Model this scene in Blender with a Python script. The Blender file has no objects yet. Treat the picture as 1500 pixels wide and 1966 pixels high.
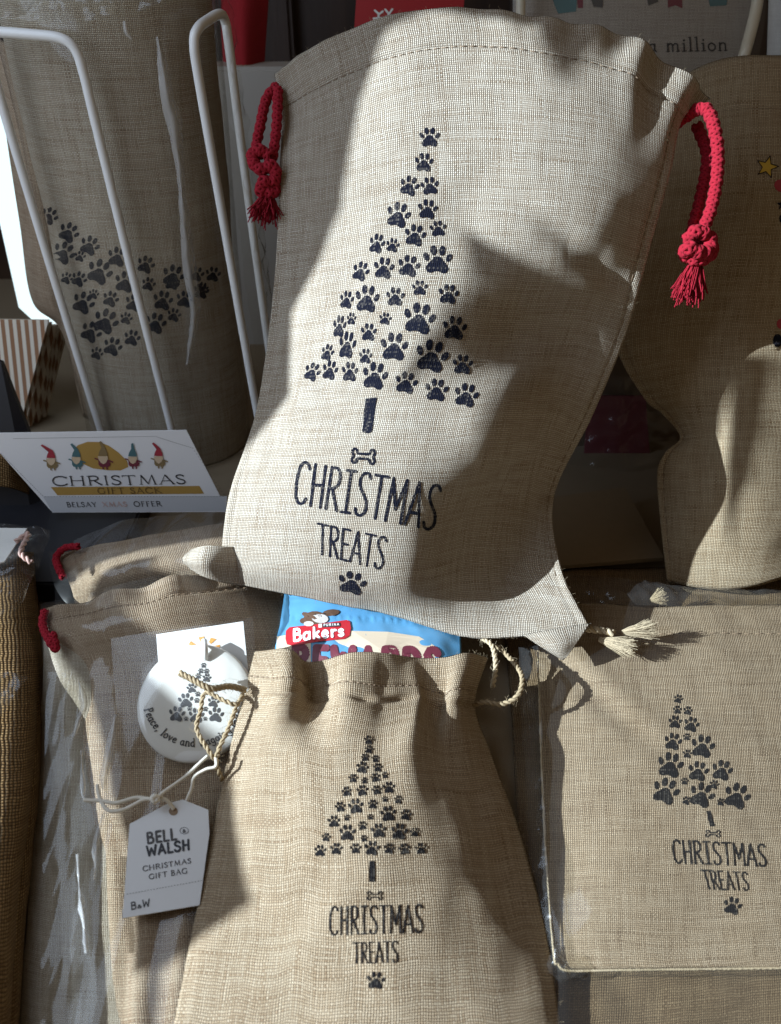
import bpy, bmesh, math, random
import numpy as np
from mathutils import Vector, noise
from mathutils.bvhtree import BVHTree
from mathutils.interpolate import poly_3d_calc

random.seed(7); np.random.seed(7)
S = bpy.context.scene
COL = S.collection
R = math.radians

# ------------------------------------------------------------------ camera
CAM_H, PITCH, FPX = 0.45, 37.0, 1486.0          # lens read from the photograph (1500 x 1966)
cam = bpy.data.cameras.new('camera'); cam_ob = bpy.data.objects.new('camera', cam); COL.objects.link(cam_ob)
cam.sensor_fit = 'HORIZONTAL'; cam.sensor_width = 36.0; cam.lens = 36.0 * FPX / 1500.0
cam.clip_start = 0.01; cam.clip_end = 50
cam_ob.location = (0, 0, CAM_H); cam_ob.rotation_euler = (R(90 - PITCH), 0, 0)
cam.dof.use_dof = True; cam.dof.focus_distance = 0.56; cam.dof.aperture_fstop = 11.0
S.camera = cam_ob

# ------------------------------------------------------------------ light
w = bpy.data.worlds.new('World'); S.world = w; w.use_nodes = True
bgn = w.node_tree.nodes['Background']; bgn.inputs[0].default_value = (1.0, 0.75, 0.48, 1); bgn.inputs[1].default_value = 0.125
LD = Vector((0.86, 0.25, -0.45)).normalized()     # the way the low sunlight travels
LT = Vector((0.0, 0.45, 0.12)); LPOS = LT - LD * 5.0
sl = bpy.data.lights.new('sunbeam_lamp', 'SPOT'); sl.energy = 3600; sl.shadow_soft_size = 0.016; sl.spot_size = R(34); sl.spot_blend = 0.2
sl.color = (0.76, 0.885, 1.0)
so = bpy.data.objects.new('sunbeam_lamp', sl); COL.objects.link(so); so.location = LPOS
so.rotation_euler = LD.to_track_quat('-Z', 'Y').to_euler()
al = bpy.data.lights.new('window_light', 'AREA'); al.energy = 3.4; al.shape = 'RECTANGLE'; al.size = 0.5; al.size_y = 0.7; al.color = (0.66, 0.80, 1.0)
ao = bpy.data.objects.new('window_light', al); COL.objects.link(ao); ao.location = (-0.60, 0.30, 0.62)
ao.rotation_euler = (Vector((-0.15, 0.62, 0.12)) - ao.location).to_track_quat('-Z', 'Y').to_euler()

S.render.engine = 'CYCLES'
S.view_settings.view_transform = 'Standard'; S.view_settings.look = 'None'; S.view_settings.gamma = 1.0; S.view_settings.exposure = 0.0
S.view_settings.use_curve_mapping = False
S.cycles.transparent_max_bounces = 16; S.cycles.max_bounces = 6
S.cycles.use_denoising = True

# ------------------------------------------------------------------ helpers
_p = R(PITCH); _c, _s = math.cos(_p), math.sin(_p)
CAM = Vector((0, 0, CAM_H))
def ray(px, py):
    a = (px - 750) / FPX; b = (983 - py) / FPX
    return Vector((a, _c + b * _s, -_s + b * _c))
def at(px, py, y=None, z=None):
    d = ray(px, py)
    t = (y / d.y) if y is not None else (z - CAM_H) / d.z
    return CAM + d * t
class Plane:
    """a leaning plane, x axis level, given by two points (y,z); at() meets the sight line with the plane moved h along its normal"""
    def __init__(s, y0, z0, y1, z1, yaw=0.0):
        s.o = Vector((0, y0, z0)); t = Vector((0, y1 - y0, z1 - z0)).normalized()
        s.n = Vector((0, -t.z, t.y))
        if yaw:
            c, q = math.cos(R(yaw)), math.sin(R(yaw)); s.n = Vector((-q * s.n.y, c * s.n.y, s.n.z))
    def at(s, px, py, h=0.0):
        d = ray(px, py)
        t = ((s.o - CAM).dot(s.n) + h) / d.dot(s.n)
        return CAM + d * t

def cr1(arr, n):
    arr = np.asarray(arr, float); K = len(arr)
    if K == 2:
        t = np.linspace(0, 1, n).reshape((-1,) + (1,) * (arr.ndim - 1)); return arr[0] * (1 - t) + arr[1] * t
    ext = np.concatenate([[2 * arr[0] - arr[1]], arr, [2 * arr[-1] - arr[-2]]])
    x = np.linspace(0, K - 1, n); i = np.minimum(x.astype(int), K - 2)
    t = (x - i).reshape((-1,) + (1,) * (arr.ndim - 1))
    p0, p1, p2, p3 = ext[i], ext[i + 1], ext[i + 2], ext[i + 3]
    return 0.5 * (2 * p1 + (p2 - p0) * t + (2 * p0 - 5 * p1 + 4 * p2 - p3) * t**2 + (3 * p1 - p0 - 3 * p2 + p3) * t**3)
def smooth(pts, n): return [Vector(p) for p in cr1([tuple(p) for p in pts], n)]
def grid(ctrl, nr, nc):
    a = np.array([[tuple(p) for p in row] for row in ctrl], float)
    a = cr1(a, nr)
    return np.swapaxes(cr1(np.swapaxes(a, 0, 1), nc), 0, 1)
def normals(g):
    du = np.gradient(g, axis=1); dv = np.gradient(g, axis=0)
    n = np.cross(dv, du); n /= np.maximum(np.linalg.norm(n, axis=2, keepdims=True), 1e-9)
    c = g.reshape(-1, 3).mean(0); toc = np.array(CAM) - c
    if (n.reshape(-1, 3).mean(0) * toc).sum() < 0: n = -n
    return n
def uvs(g):
    du = np.linalg.norm(np.diff(g, axis=1), axis=2); dv = np.linalg.norm(np.diff(g, axis=0), axis=2)
    du = np.broadcast_to(du.mean(0, keepdims=True), du.shape) * 0.5 + du * 0.5
    u = np.concatenate([np.zeros((g.shape[0], 1)), np.cumsum(du, 1)], 1); u -= u[:, [g.shape[1] // 2]]
    v = np.concatenate([np.zeros((1, g.shape[1])), np.cumsum(dv, 0)], 0); v = v * 0.3 + v.mean(1, keepdims=True) * 0.7
    return np.stack([u, -v], 2)
def nz(g, scale, off=0.0, octv=2):
    out = np.empty(g.shape[:2])
    for i in range(g.shape[0]):
        for j in range(g.shape[1]):
            p = Vector(g[i, j]) * scale + Vector((off, off * 1.7, -off))
            out[i, j] = noise.noise(p) + (0.5 * noise.noise(p * 2.1) if octv > 1 else 0)
    return out

def link(name, me, mat, parent=None, smooth_=True):
    o = bpy.data.objects.new(name, me); COL.objects.link(o)
    if mat is not None: me.materials.append(mat)
    if smooth_:
        me.polygons.foreach_set('use_smooth', [True] * len(me.polygons))
    if parent is not None: o.parent = parent
    me.update()
    return o
def mesh(name, verts, faces, mat, parent=None, uv=None, smooth_=True):
    me = bpy.data.meshes.new(name); me.from_pydata([tuple(v) for v in verts], [], faces)
    if uv is not None:
        l = me.uv_layers.new(name='UVMap'); idx = np.empty(len(me.loops), int); me.loops.foreach_get('vertex_index', idx)
        l.data.foreach_set('uv', np.asarray(uv, np.float32)[idx].ravel())
    return link(name, me, mat, parent, smooth_)
def tag(o, label=None, cat=None, group=None, kind=None):
    for k, v in (('label', label), ('category', cat), ('group', group), ('kind', kind)):
        if v: o[k] = v
    return o
def thing(name, loc, label, cat, group=None):
    o = bpy.data.objects.new(name, None); COL.objects.link(o); o.empty_display_size = 0.02
    return tag(o, label, cat, group)          # kept at the origin so that children need no offset; loc moved at the end
class Surf:
    """a fabric/paper/film surface made from a grid; optionally with a back so that it is a closed bag"""
    def __init__(s, g, back=None):
        s.g = g; nr, nc = g.shape[:2]; s.uv = uvs(g).reshape(-1, 2)
        s.v = g.reshape(-1, 3); id_ = np.arange(nr * nc).reshape(nr, nc)
        f = np.stack([id_[:-1, :-1], id_[1:, :-1], id_[1:, 1:], id_[:-1, 1:]], -1).reshape(-1, 4)
        n = normals(g)
        a, b, c = s.v[f[0, 0]], s.v[f[0, 1]], s.v[f[0, 2]]
        s.f = f.tolist()
        s.bvh = BVHTree.FromPolygons([tuple(p) for p in s.v], s.f)
        s.verts = [tuple(p) for p in s.v]; s.faces = list(s.f); s.uvall = [tuple(p) for p in s.uv]
        if back is not None:                       # back[i,j] used inside, border shared
            m = {}
            for i in range(nr):
                for j in range(nc):
                    if 0 < i < nr - 1 and 0 < j < nc - 1:
                        m[(i, j)] = len(s.verts); s.verts.append(tuple(back[i, j])); s.uvall.append(tuple(s.uv[i * nc + j]))
                    else: m[(i, j)] = i * nc + j
            for i in range(nr - 1):
                for j in range(nc - 1):
                    s.faces.append((m[(i, j)], m[(i, j + 1)], m[(i + 1, j + 1)], m[(i + 1, j)]))
    def build(s, name, mat, parent=None):
        return mesh(name, s.verts, s.faces, mat, parent, s.uvall)
    def hit(s, px, py, off):
        d = ray(px, py).normalized()
        loc, n, i, dist = s.bvh.ray_cast(CAM, d)
        if loc is None: 
            loc, n, i, dist = s.bvh.find_nearest(CAM + d * ((s.v.mean(0) - np.array(CAM)) @ np.array(d)))
        if n.dot(d) > 0: n = -n
        fv = s.f[i]; wts = poly_3d_calc([Vector(s.v[k]) for k in fv], loc)
        uv = sum((Vector(s.uv[k]) * wt for k, wt in zip(fv, wts)), Vector((0, 0)))
        return loc + n * off, uv
def coons_back(g, depth_vec_fn):
    nr, nc = g.shape[:2]
    u = np.linspace(0, 1, nc)[None, :, None]; v = np.linspace(0, 1, nr)[:, None, None]
    c = (1 - v) * g[0][None] + v * g[-1][None] + (1 - u) * g[:, :1] + u * g[:, -1:] \
        - ((1 - u) * (1 - v) * g[0, 0] + u * (1 - v) * g[0, -1] + (1 - u) * v * g[-1, 0] + u * v * g[-1, -1])
    prof = (np.sin(np.pi * u) ** 0.6) * (np.sin(np.pi * v) ** 0.6)
    return c + depth_vec_fn(prof)

class Decal:
    """flat print laid on a surface; points come in picture units of a tracing (T turns them to photograph pixels)"""
    def __init__(s, surf, T=lambda x, y: (x, y), off=0.0003):
        s.s = surf; s.T = T; s.v = []; s.f = []; s.uv = []; s.off = off; s.k = 0
    def pt(s, x, y):
        p, uv = s.s.hit(*s.T(x, y), s.off + s.k * 0.000006); s.v.append(p); s.uv.append(uv); return len(s.v) - 1
    def blob(s, pts, rings=1):
        s.k = (s.k + 1) % 12
        cx = sum(p[0] for p in pts) / len(pts); cy = sum(p[1] for p in pts) / len(pts)
        c = s.pt(cx, cy); prev = None; n = len(pts)
        for r in range(1, rings + 1):
            t = r / rings; ring = [s.pt(cx + (x - cx) * t, cy + (y - cy) * t) for x, y in pts]
            for i in range(n):
                j = (i + 1) % n
                if prev is None: s.f.append((c, ring[i], ring[j]))
                else: s.f.append((prev[i], ring[i], ring[j], prev[j]))
            prev = ring
    def quadpatch(s, tl, tr, br, bl, nu=6, nv=3):
        s.k = (s.k + 1) % 12
        ids = []
        for i in range(nv + 1):
            for j in range(nu + 1):
                u, v = j / nu, i / nv
                x = (tl[0] * (1 - u) + tr[0] * u) * (1 - v) + (bl[0] * (1 - u) + br[0] * u) * v
                y = (tl[1] * (1 - u) + tr[1] * u) * (1 - v) + (bl[1] * (1 - u) + br[1] * u) * v
                ids.append(s.pt(x, y))
        for i in range(nv):
            for j in range(nu):
                a = i * (nu + 1) + j; s.f.append((ids[a], ids[a + 1], ids[a + nu + 2], ids[a + nu + 1]))
    def stroke(s, pts, wd, step=None, cap=True, sm=False):
        if len(pts) > 2 and sm: pts = [tuple(p) for p in cr1(pts, max(6, 4 * (len(pts) - 1) + 1))]
        for_join = not sm and len(pts) > 2
        segs = [pts] if not for_join else [[pts[i], pts[i + 1]] for i in range(len(pts) - 1)]
        for sg in segs:
            s.k = (s.k + 1) % 12
            if len(sg) == 2:
                n = 4; sg = [(sg[0][0] + (sg[1][0] - sg[0][0]) * i / n, sg[0][1] + (sg[1][1] - sg[0][1]) * i / n) for i in range(n + 1)]
            L = []; 
            for i, (x, y) in enumerate(sg):
                x0, y0 = sg[max(i - 1, 0)]; x1, y1 = sg[min(i + 1, len(sg) - 1)]
                dx, dy = x1 - x0, y1 - y0; l = math.hypot(dx, dy) or 1; nx, ny = -dy / l, dx / l
                ww = wd / 2 * (1 + 0.10 * math.sin(x * 1.3 + y * 0.7))
                L.append((s.pt(x + nx * ww, y + ny * ww), s.pt(x - nx * ww, y - ny * ww), (dx / l, dy / l)))
            for a, b in zip(L, L[1:]): s.f.append((a[0], b[0], b[1], a[1]))
            if cap:
                for e, sgn in ((0, -1), (-1, 1)):
                    x, y = sg[e]; dx, dy = L[e][2]; ids = []
                    for k in range(5):
                        an = -math.pi / 2 + math.pi * k / 4
                        c_, s_ = math.cos(an) * sgn, math.sin(an)
                        ids.append(s.pt(x + (dx * c_ - dy * s_) * wd / 2, y + (dy * c_ + dx * s_) * wd / 2))
                    s.f.append(tuple(ids))
    def build(s, name, mat, parent, label=None):
        o = mesh(name, s.v, s.f, mat, parent, [tuple(u) for u in s.uv], False)
        if label: o['label'] = label
        return o

def ell(cx, cy, rx, ry, rot=0, n=12):
    c, q = math.cos(rot), math.sin(rot)
    return [(cx + rx * math.cos(t) * c - ry * math.sin(t) * q, cy + rx * math.cos(t) * q + ry * math.sin(t) * c) for t in [2 * math.pi * k / n for k in range(n)]]
PAD = [(0, .10), (.11, .07), (.19, -.05), (.31, -.17), (.38, -.31), (.33, -.45), (.21, -.48), (.09, -.43), (0, -.41)]
PAD = [(x * 1.08, y * 1.06 + .03) for x, y in PAD]
PAD = PAD + [(-x, y) for x, y in PAD[-2:0:-1]]
def paw(d, cx, cy, size, rot=0, sx=1.0, sy=1.0):
    c, q = math.cos(R(rot)), math.sin(R(rot)); sc = size * .89
    def m(p): x, y = p[0] * sc * sx, -p[1] * sc * sy; return (cx + x * c - y * q, cy + x * q + y * c)
    d.blob([m(p) for p in PAD])
    for sg in (-1, 1):
        d.blob([m(p) for p in ell(sg * .155, .335, .115, .185, -sg * .12, 10)])
        d.blob([m(p) for p in ell(sg * .41, .095, .10, .165, -sg * .45, 10)])
def bone(d, cx, cy, w_, h_, rot, wd):
    k = [(-.5, -.28), (-.42, -.5), (-.3, -.42), (-.25, -.2), (0, -.17), (.25, -.2), (.3, -.42), (.42, -.5), (.5, -.28), (.43, 0), (.5, .28), (.42, .5), (.3, .42), (.25, .2), (0, .17), (-.25, .2), (-.3, .42), (-.42, .5), (-.5, .28), (-.43, 0), (-.5, -.28)]
    c, q = math.cos(R(rot)), math.sin(R(rot))
    d.stroke([(cx + x * w_ * c - y * h_ * q, cy + x * w_ * q + y * h_ * c) for x, y in k], wd, sm=True, cap=False)

# ---- lettering: every letter is a set of pen strokes (width factor, smooth?, points)
HAND = {
 'C': (.36, [(1, 1, [(.35, .86), (.29, .97), (.17, 1), (.06, .85), (.02, .5), (.05, .15), (.16, 0), (.28, .03), (.35, .14)])]),
 'H': (.38, [(1, 0, [(.04, 1), (.05, 0)]), (1, 0, [(.34, 1), (.34, 0)]), (1, 0, [(.04, .5), (.34, .53)])]),
 'R': (.37, [(1, 0, [(.04, 1), (.04, 0)]), (1, 1, [(.04, .98), (.2, 1), (.31, .88), (.31, .66), (.2, .53), (.05, .5)]), (1, 0, [(.14, .5), (.36, 0)])]),
 'I': (.30, [(1, 0, [(.15, 1), (.15, 0)]), (1, 0, [(.02, .99), (.28, 1)]), (1, 0, [(.02, 0), (.28, .01)])]),
 'S': (.36, [(1, 1, [(.34, .9), (.26, 1), (.12, .98), (.05, .84), (.08, .66), (.2, .5), (.31, .34), (.33, .14), (.22, .01), (.08, .02), (.02, .14)])]),
 'T': (.38, [(1, 0, [(.0, 1), (.38, 1)]), (1, 0, [(.19, 1), (.19, 0)])]),
 'M': (.50, [(1, 0, [(.02, 0), (.05, 1), (.25, .3), (.45, 1), (.48, 0)])]),
 'A': (.42, [(1, 0, [(.0, 0), (.21, 1), (.42, 0)]), (1, 0, [(.08, .3), (.34, .3)])]),
 'E': (.32, [(1, 0, [(.31, 1), (.04, 1), (.04, 0), (.31, 0)]), (1, 0, [(.04, .52), (.26, .52)])]),
 ' ': (.2, [])}
def se(x, y, l=.16): return (.4, 0, [(x - l / 2, y), (x + l / 2, y)])
ROMAN = {
 'C': (.80, [(1, 1, [(.76, .84), (.62, .96), (.42, 1), (.18, .88), (.06, .5), (.18, .12), (.42, 0), (.62, .04), (.76, .16)]), (.4, 0, [(.76, .80), (.77, .97)])]),
 'H': (.86, [(1, 0, [(.14, 1), (.14, 0)]), (1, 0, [(.72, 1), (.72, 0)]), (.5, 0, [(.14, .52), (.72, .52)]), se(.14, 1), se(.14, 0), se(.72, 1), se(.72, 0)]),
 'R': (.74, [(1, 0, [(.14, 1), (.14, 0)]), (.9, 1, [(.14, .99), (.4, 1), (.56, .88), (.56, .66), (.4, .53), (.16, .5)]), (1, 0, [(.34, .5), (.72, 0)]), se(.14, 0), se(.08, 1, .12)]),
 'I': (.34, [(1, 0, [(.17, 1), (.17, 0)]), se(.17, 1), se(.17, 0)]),
 'S': (.54, [(1, 1, [(.46, .86), (.36, .98), (.2, .98), (.09, .84), (.13, .66), (.28, .52), (.43, .38), (.47, .18), (.34, .02), (.18, .02), (.06, .15)]), (.4, 0, [(.46, .8), (.46, .96)]), (.4, 0, [(.06, .06), (.06, .22)])]),
 'T': (.70, [(.6, 0, [(.03, .99), (.67, .99)]), (1, 0, [(.35, 1), (.35, 0)]), se(.35, 0), (.4, 0, [(.03, 1), (.02, .86)]), (.4, 0, [(.67, 1), (.68, .86)])]),
 'M': (.98, [(.55, 0, [(.14, 0), (.22, 1)]), (1, 0, [(.22, 1), (.5, .06)]), (.55, 0, [(.5, .06), (.76, 1)]), (1, 0, [(.76, 1), (.86, 0)]), se(.14, 0), se(.86, 0)]),
 'A': (.80, [(.55, 0, [(.08, 0), (.4, 1)]), (1, 0, [(.4, 1), (.74, 0)]), (.5, 0, [(.2, .36), (.6, .36)]), se(.08, 0), se(.74, 0)]),
 'G': (.84, [(1, 1, [(.74, .84), (.6, .96), (.42, 1), (.18, .88), (.06, .5), (.18, .12), (.42, 0), (.6, .03), (.72, .1)]), (1, 0, [(.72, .42), (.72, .08)]), se(.72, .43)]),
 'F': (.58, [(1, 0, [(.14, 1), (.14, 0)]), (.5, 0, [(.08, .99), (.52, .99)]), (.5, 0, [(.14, .53), (.44, .53)]), se(.14, 0)]),
 'E': (.60, [(1, 0, [(.14, 1), (.14, 0)]), (.5, 0, [(.08, .99), (.52, .99)]), (.5, 0, [(.14, .53), (.44, .53)]), (.5, 0, [(.08, .01), (.54, .01)])]),
 'K': (.76, [(1, 0, [(.14, 1), (.14, 0)]), (.5, 0, [(.16, .48), (.6, 1)]), (1, 0, [(.26, .58), (.74, 0)]), se(.14, 1), se(.14, 0)]),
 'B': (.64, [(1, 0, [(.14, 1), (.14, 0)]), (.9, 1, [(.08, .99), (.36, .99), (.48, .86), (.46, .66), (.34, .55), (.16, .54)]), (.9, 1, [(.16, .54), (.4, .53), (.56, .4), (.56, .16), (.4, .01), (.08, .01)])]),
 'L': (.58, [(1, 0, [(.14, 1), (.14, 0)]), (.5, 0, [(.08, .01), (.54, .01)]), se(.14, 1), (.4, 0, [(.54, 0), (.55, .14)])]),
 'Y': (.70, [(1, 0, [(.06, 1), (.35, .48)]), (.5, 0, [(.35, .48), (.64, 1)]), (1, 0, [(.35, .48), (.35, 0)]), se(.35, 0), se(.06, 1), se(.64, 1)]),
 'X': (.74, [(1, 0, [(.08, 1), (.66, 0)]), (.5, 0, [(.64, 1), (.06, 0)]), se(.08, 1), se(.64, 1), se(.06, 0), se(.66, 0)]),
 'O': (.92, [(1, 1, [(.46, 1), (.2, .88), (.07, .5), (.2, .12), (.46, 0), (.72, .12), (.85, .5), (.72, .88), (.46, 1)])]),
 ' ': (.34, [])}
LOW = {
 'P': (.5, [(1.1, 0, [(.1, 1.1), (.12, 0)]), (1, 1, [(.02, 1.08), (.3, 1.14), (.44, .95), (.4, .68), (.12, .56)]), (.6, 0, [(0, 0), (.24, .02)])]),
 'e': (.42, [(1, 1, [(.05, .36), (.34, .42), (.32, .6), (.2, .66), (.06, .5), (.04, .22), (.18, .02), (.36, .12)])]),
 'a': (.46, [(1, 1, [(.36, .56), (.22, .64), (.06, .5), (.04, .2), (.16, .02), (.3, .1), (.36, .4)]), (1, 1, [(.36, .64), (.36, .2), (.44, .02)])]),
 'c': (.4, [(1, 1, [(.34, .54), (.22, .66), (.08, .54), (.03, .3), (.12, .06), (.24, .02), (.36, .12)])]),
 ',': (.2, [(1, 0, [(.1, .08), (.04, -.16)])]),
 'l': (.24, [(1.1, 0, [(.11, 1.15), (.12, 0)]), (.6, 0, [(.0, 1.13), (.14, 1.16)]), (.6, 0, [(0, 0), (.24, .02)])]),
 'o': (.46, [(1, 1, [(.22, .66), (.06, .5), (.05, .2), (.2, .0), (.38, .14), (.4, .45), (.22, .66)])]),
 'v': (.46, [(1.1, 0, [(.04, .64), (.22, .02)]), (.7, 0, [(.22, .02), (.42, .68)]), (.6, 0, [(0, .64), (.12, .64)])]),
 'n': (.5, [(1.1, 0, [(.09, .66), (.09, 0)]), (1, 1, [(.09, .46), (.22, .64), (.38, .58), (.4, .3), (.4, 0)]), (.6, 0, [(0, 0), (.18, 0)]), (.6, 0, [(.32, 0), (.5, .02)])]),
 'd': (.48, [(1, 1, [(.36, .52), (.22, .64), (.06, .48), (.05, .18), (.18, .01), (.32, .1), (.37, .3)]), (1.1, 0, [(.37, 1.12), (.38, 0)]), (.6, 0, [(.26, 1.1), (.4, 1.13)])]),
 'w': (.66, [(1, 0, [(.04, .64), (.18, .02)]), (.7, 0, [(.18, .02), (.32, .5)]), (1, 0, [(.32, .5), (.46, .02)]), (.7, 0, [(.46, .02), (.62, .66)])]),
 'g': (.46, [(1, 1, [(.36, .54), (.2, .64), (.06, .46), (.08, .18), (.22, .08), (.35, .22)]), (1, 1, [(.37, .64), (.38, .1), (.34, -.26), (.16, -.34), (.04, -.22)])]),
 'i': (.24, [(1.1, 0, [(.12, .64), (.12, 0)]), (1.3, 0, [(.12, .9), (.13, .93)]), (.6, 0, [(0, 0), (.24, .02)]), (.6, 0, [(.02, .62), (.13, .65)])]),
 'm': (.76, [(1.1, 0, [(.09, .66), (.09, 0)]), (1, 1, [(.09, .46), (.2, .64), (.34, .58), (.36, .3), (.36, 0)]), (1, 1, [(.36, .46), (.48, .64), (.62, .58), (.64, .3), (.65, 0)]), (.6, 0, [(0, 0), (.18, 0)]), (.6, 0, [(.56, 0), (.75, .02)])]),
 't': (.34, [(1.1, 1, [(.14, .94), (.14, .3), (.2, .04), (.32, .08)]), (.7, 0, [(.0, .64), (.32, .66)])]),
 's': (.36, [(1, 1, [(.3, .56), (.2, .66), (.07, .56), (.1, .4), (.26, .28), (.3, .12), (.16, 0), (.04, .1)])]),
 ' ': (.3, [])}
BLOCK = {
 'B': (.6, [(1, 0, [(.1, 1), (.1, 0)]), (1, 1, [(.1, 1), (.36, 1), (.46, .86), (.42, .64), (.12, .54)]), (1, 1, [(.12, .54), (.42, .52), (.54, .34), (.5, .1), (.32, 0), (.1, 0)])]),
 'E': (.5, [(1, 0, [(.48, 1), (.1, 1), (.1, 0), (.48, 0)]), (1, 0, [(.1, .52), (.42, .52)])]),
 'L': (.5, [(1, 0, [(.1, 1), (.1, 0), (.46, 0)])]),
 'W': (.86, [(1, 0, [(.06, 1), (.2, 0), (.42, .72), (.64, 0), (.8, 1)])]),
 'A': (.66, [(1, 0, [(.04, 0), (.32, 1), (.6, 0)]), (1, 0, [(.14, .32), (.5, .32)])]),
 'S': (.56, [(1, 1, [(.48, .86), (.36, 1), (.18, .98), (.08, .8), (.16, .6), (.4, .46), (.5, .26), (.38, .03), (.18, 0), (.05, .16)])]),
 'H': (.64, [(1, 0, [(.1, 1), (.1, 0)]), (1, 0, [(.54, 1), (.54, 0)]), (1, 0, [(.1, .5), (.54, .5)])]),
 'R': (.6, [(1, 0, [(.1, 1), (.1, 0)]), (1, 1, [(.1, 1), (.38, 1), (.5, .84), (.46, .58), (.12, .48)]), (1, 0, [(.26, .48), (.54, 0)])]),
 'D': (.64, [(1, 0, [(.1, 1), (.1, 0)]), (1, 1, [(.1, 1), (.36, .98), (.54, .75), (.56, .4), (.4, .05), (.1, 0)])]),
 'P': (.56, [(1, 0, [(.1, 1), (.1, 0)]), (1, 1, [(.1, 1), (.38, 1), (.5, .84), (.46, .56), (.12, .46)])]),
 'U': (.62, [(1, 1, [(.1, 1), (.1, .3), (.2, .02), (.42, .02), (.52, .3), (.52, 1)])]),
 'I': (.22, [(1, 0, [(.11, 1), (.11, 0)])]),
 'N': (.64, [(1, 0, [(.1, 0), (.1, 1), (.54, 0), (.54, 1)])]),
 '&': (.56, [(1, 1, [(.52, .4), (.36, .02), (.12, .04), (.08, .28), (.34, .6), (.34, .78), (.2, .8), (.16, .62), (.5, .02)])]),
 'a': (.56, [(1, 1, [(.44, .56), (.28, .64), (.1, .5), (.08, .16), (.22, .0), (.4, .12), (.46, .4)]), (1, 0, [(.46, .66), (.46, .02)])]),
 'k': (.52, [(1, 0, [(.1, 1.02), (.1, 0)]), (1, 0, [(.12, .32), (.42, .64)]), (1, 0, [(.22, .36), (.46, 0)])]),
 'e': (.52, [(1, 1, [(.1, .34), (.42, .38), (.38, .58), (.24, .66), (.1, .5), (.08, .2), (.24, 0), (.44, .1)])]),
 'r': (.4, [(1, 0, [(.1, .66), (.1, 0)]), (1, 1, [(.1, .42), (.2, .62), (.36, .62)])]),
 's': (.44, [(1, 1, [(.36, .56), (.24, .66), (.1, .56), (.14, .4), (.32, .28), (.36, .12), (.2, 0), (.06, .1)])]),
 ' ': (.3, [])}
def text(d, s, font, quad, wd, gap=.09, m=None):
    tot = sum(font[c][0] for c in s) + gap * (len(s) - 1); x = 0
    tl, tr, br, bl = quad if quad else (None,) * 4
    def bil(u, v):
        v = 1 - v
        return tuple((tl[i] * (1 - u) + tr[i] * u) * (1 - v) + (bl[i] * (1 - u) + br[i] * u) * v for i in (0, 1))
    m = m or bil
    for c in s:
        gw, st = font[c]
        for f, sm, pts in st:
            q = [m((x + p[0]) / tot, p[1]) for p in (pts if not sm or len(pts) < 3 else [tuple(k) for k in cr1(pts, 4 * (len(pts) - 1) + 1)])]
            d.stroke(q, wd * f, sm=bool(sm))
        x += gw + gap

# ---- ropes, tubes
def frames(pts):
    T = [(pts[min(i + 1, len(pts) - 1)] - pts[max(i - 1, 0)]).normalized() for i in range(len(pts))]
    n = T[0].orthogonal().normalized(); out = []
    for t in T:
        n = (n - t * n.dot(t)); n = n.normalized() if n.length > 1e-6 else t.orthogonal().normalized()
        out.append((t, n, t.cross(n)))
    return out
def add_tube(V, F, pts, r, sides=8, cap=True):
    fr = frames(pts); b = len(V); n = len(pts)
    for i, p in enumerate(pts):
        rr = r(i / (n - 1)) if callable(r) else r
        for k in range(sides):
            a = 2 * math.pi * k / sides; V.append(p + (fr[i][1] * math.cos(a) + fr[i][2] * math.sin(a)) * rr)
    for i in range(n - 1):
        for k in range(sides):
            k2 = (k + 1) % sides; F.append((b + i * sides + k, b + i * sides + k2, b + (i + 1) * sides + k2, b + (i + 1) * sides + k))
    if cap:
        F.append(tuple(b + k for k in range(sides))[::-1]); F.append(tuple(b + (n - 1) * sides + k for k in range(sides)))
def tube(name, pts, r, mat, parent=None, n=60, sides=10):
    V, F = [], []; add_tube(V, F, smooth(pts, n), r, sides); return mesh(name, V, F, mat, parent)
def rope(name, pts, r, mat, parent=None, n=160, strands=3, pitch=0.006, sides=6, fuzz=0, fl=0.004, braid=False):
    c = smooth(pts, n); fr = frames(c); V, F = [], []
    L = [0]
    for a, b in zip(c, c[1:]): L.append(L[-1] + (b - a).length)
    for k in range(strands):
        sg = -1 if (braid and k % 2) else 1
        path = []
        for i, p in enumerate(c):
            a = sg * 2 * math.pi * L[i] / pitch + 2 * math.pi * k / strands
            rr = r * (.70 + .10 * math.sin(2 * a + k * 1.57) if braid else .52)
            path.append(p + (fr[i][1] * math.cos(a) + fr[i][2] * math.sin(a)) * rr)
        add_tube(V, F, path, r * (.34 if braid else .62), sides)
    for k in range(fuzz):
        i = random.randrange(len(c)); a = random.uniform(0, 6.28); t, n1, n2 = fr[i]
        o = n1 * math.cos(a) + n2 * math.sin(a); l = fl * random.uniform(.4, 1.6); tt = t * random.uniform(-1, 1)
        p0 = c[i] + o * r * .6; add_tube(V, F, [p0, p0 + o * l * .4 + tt * l * .6, p0 + o * l * .7 + tt * l * 1.3 + Vector((0, 0, -.2 * l))], r * .05, 3, False)
    return mesh(name, V, F, mat, parent)
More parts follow.
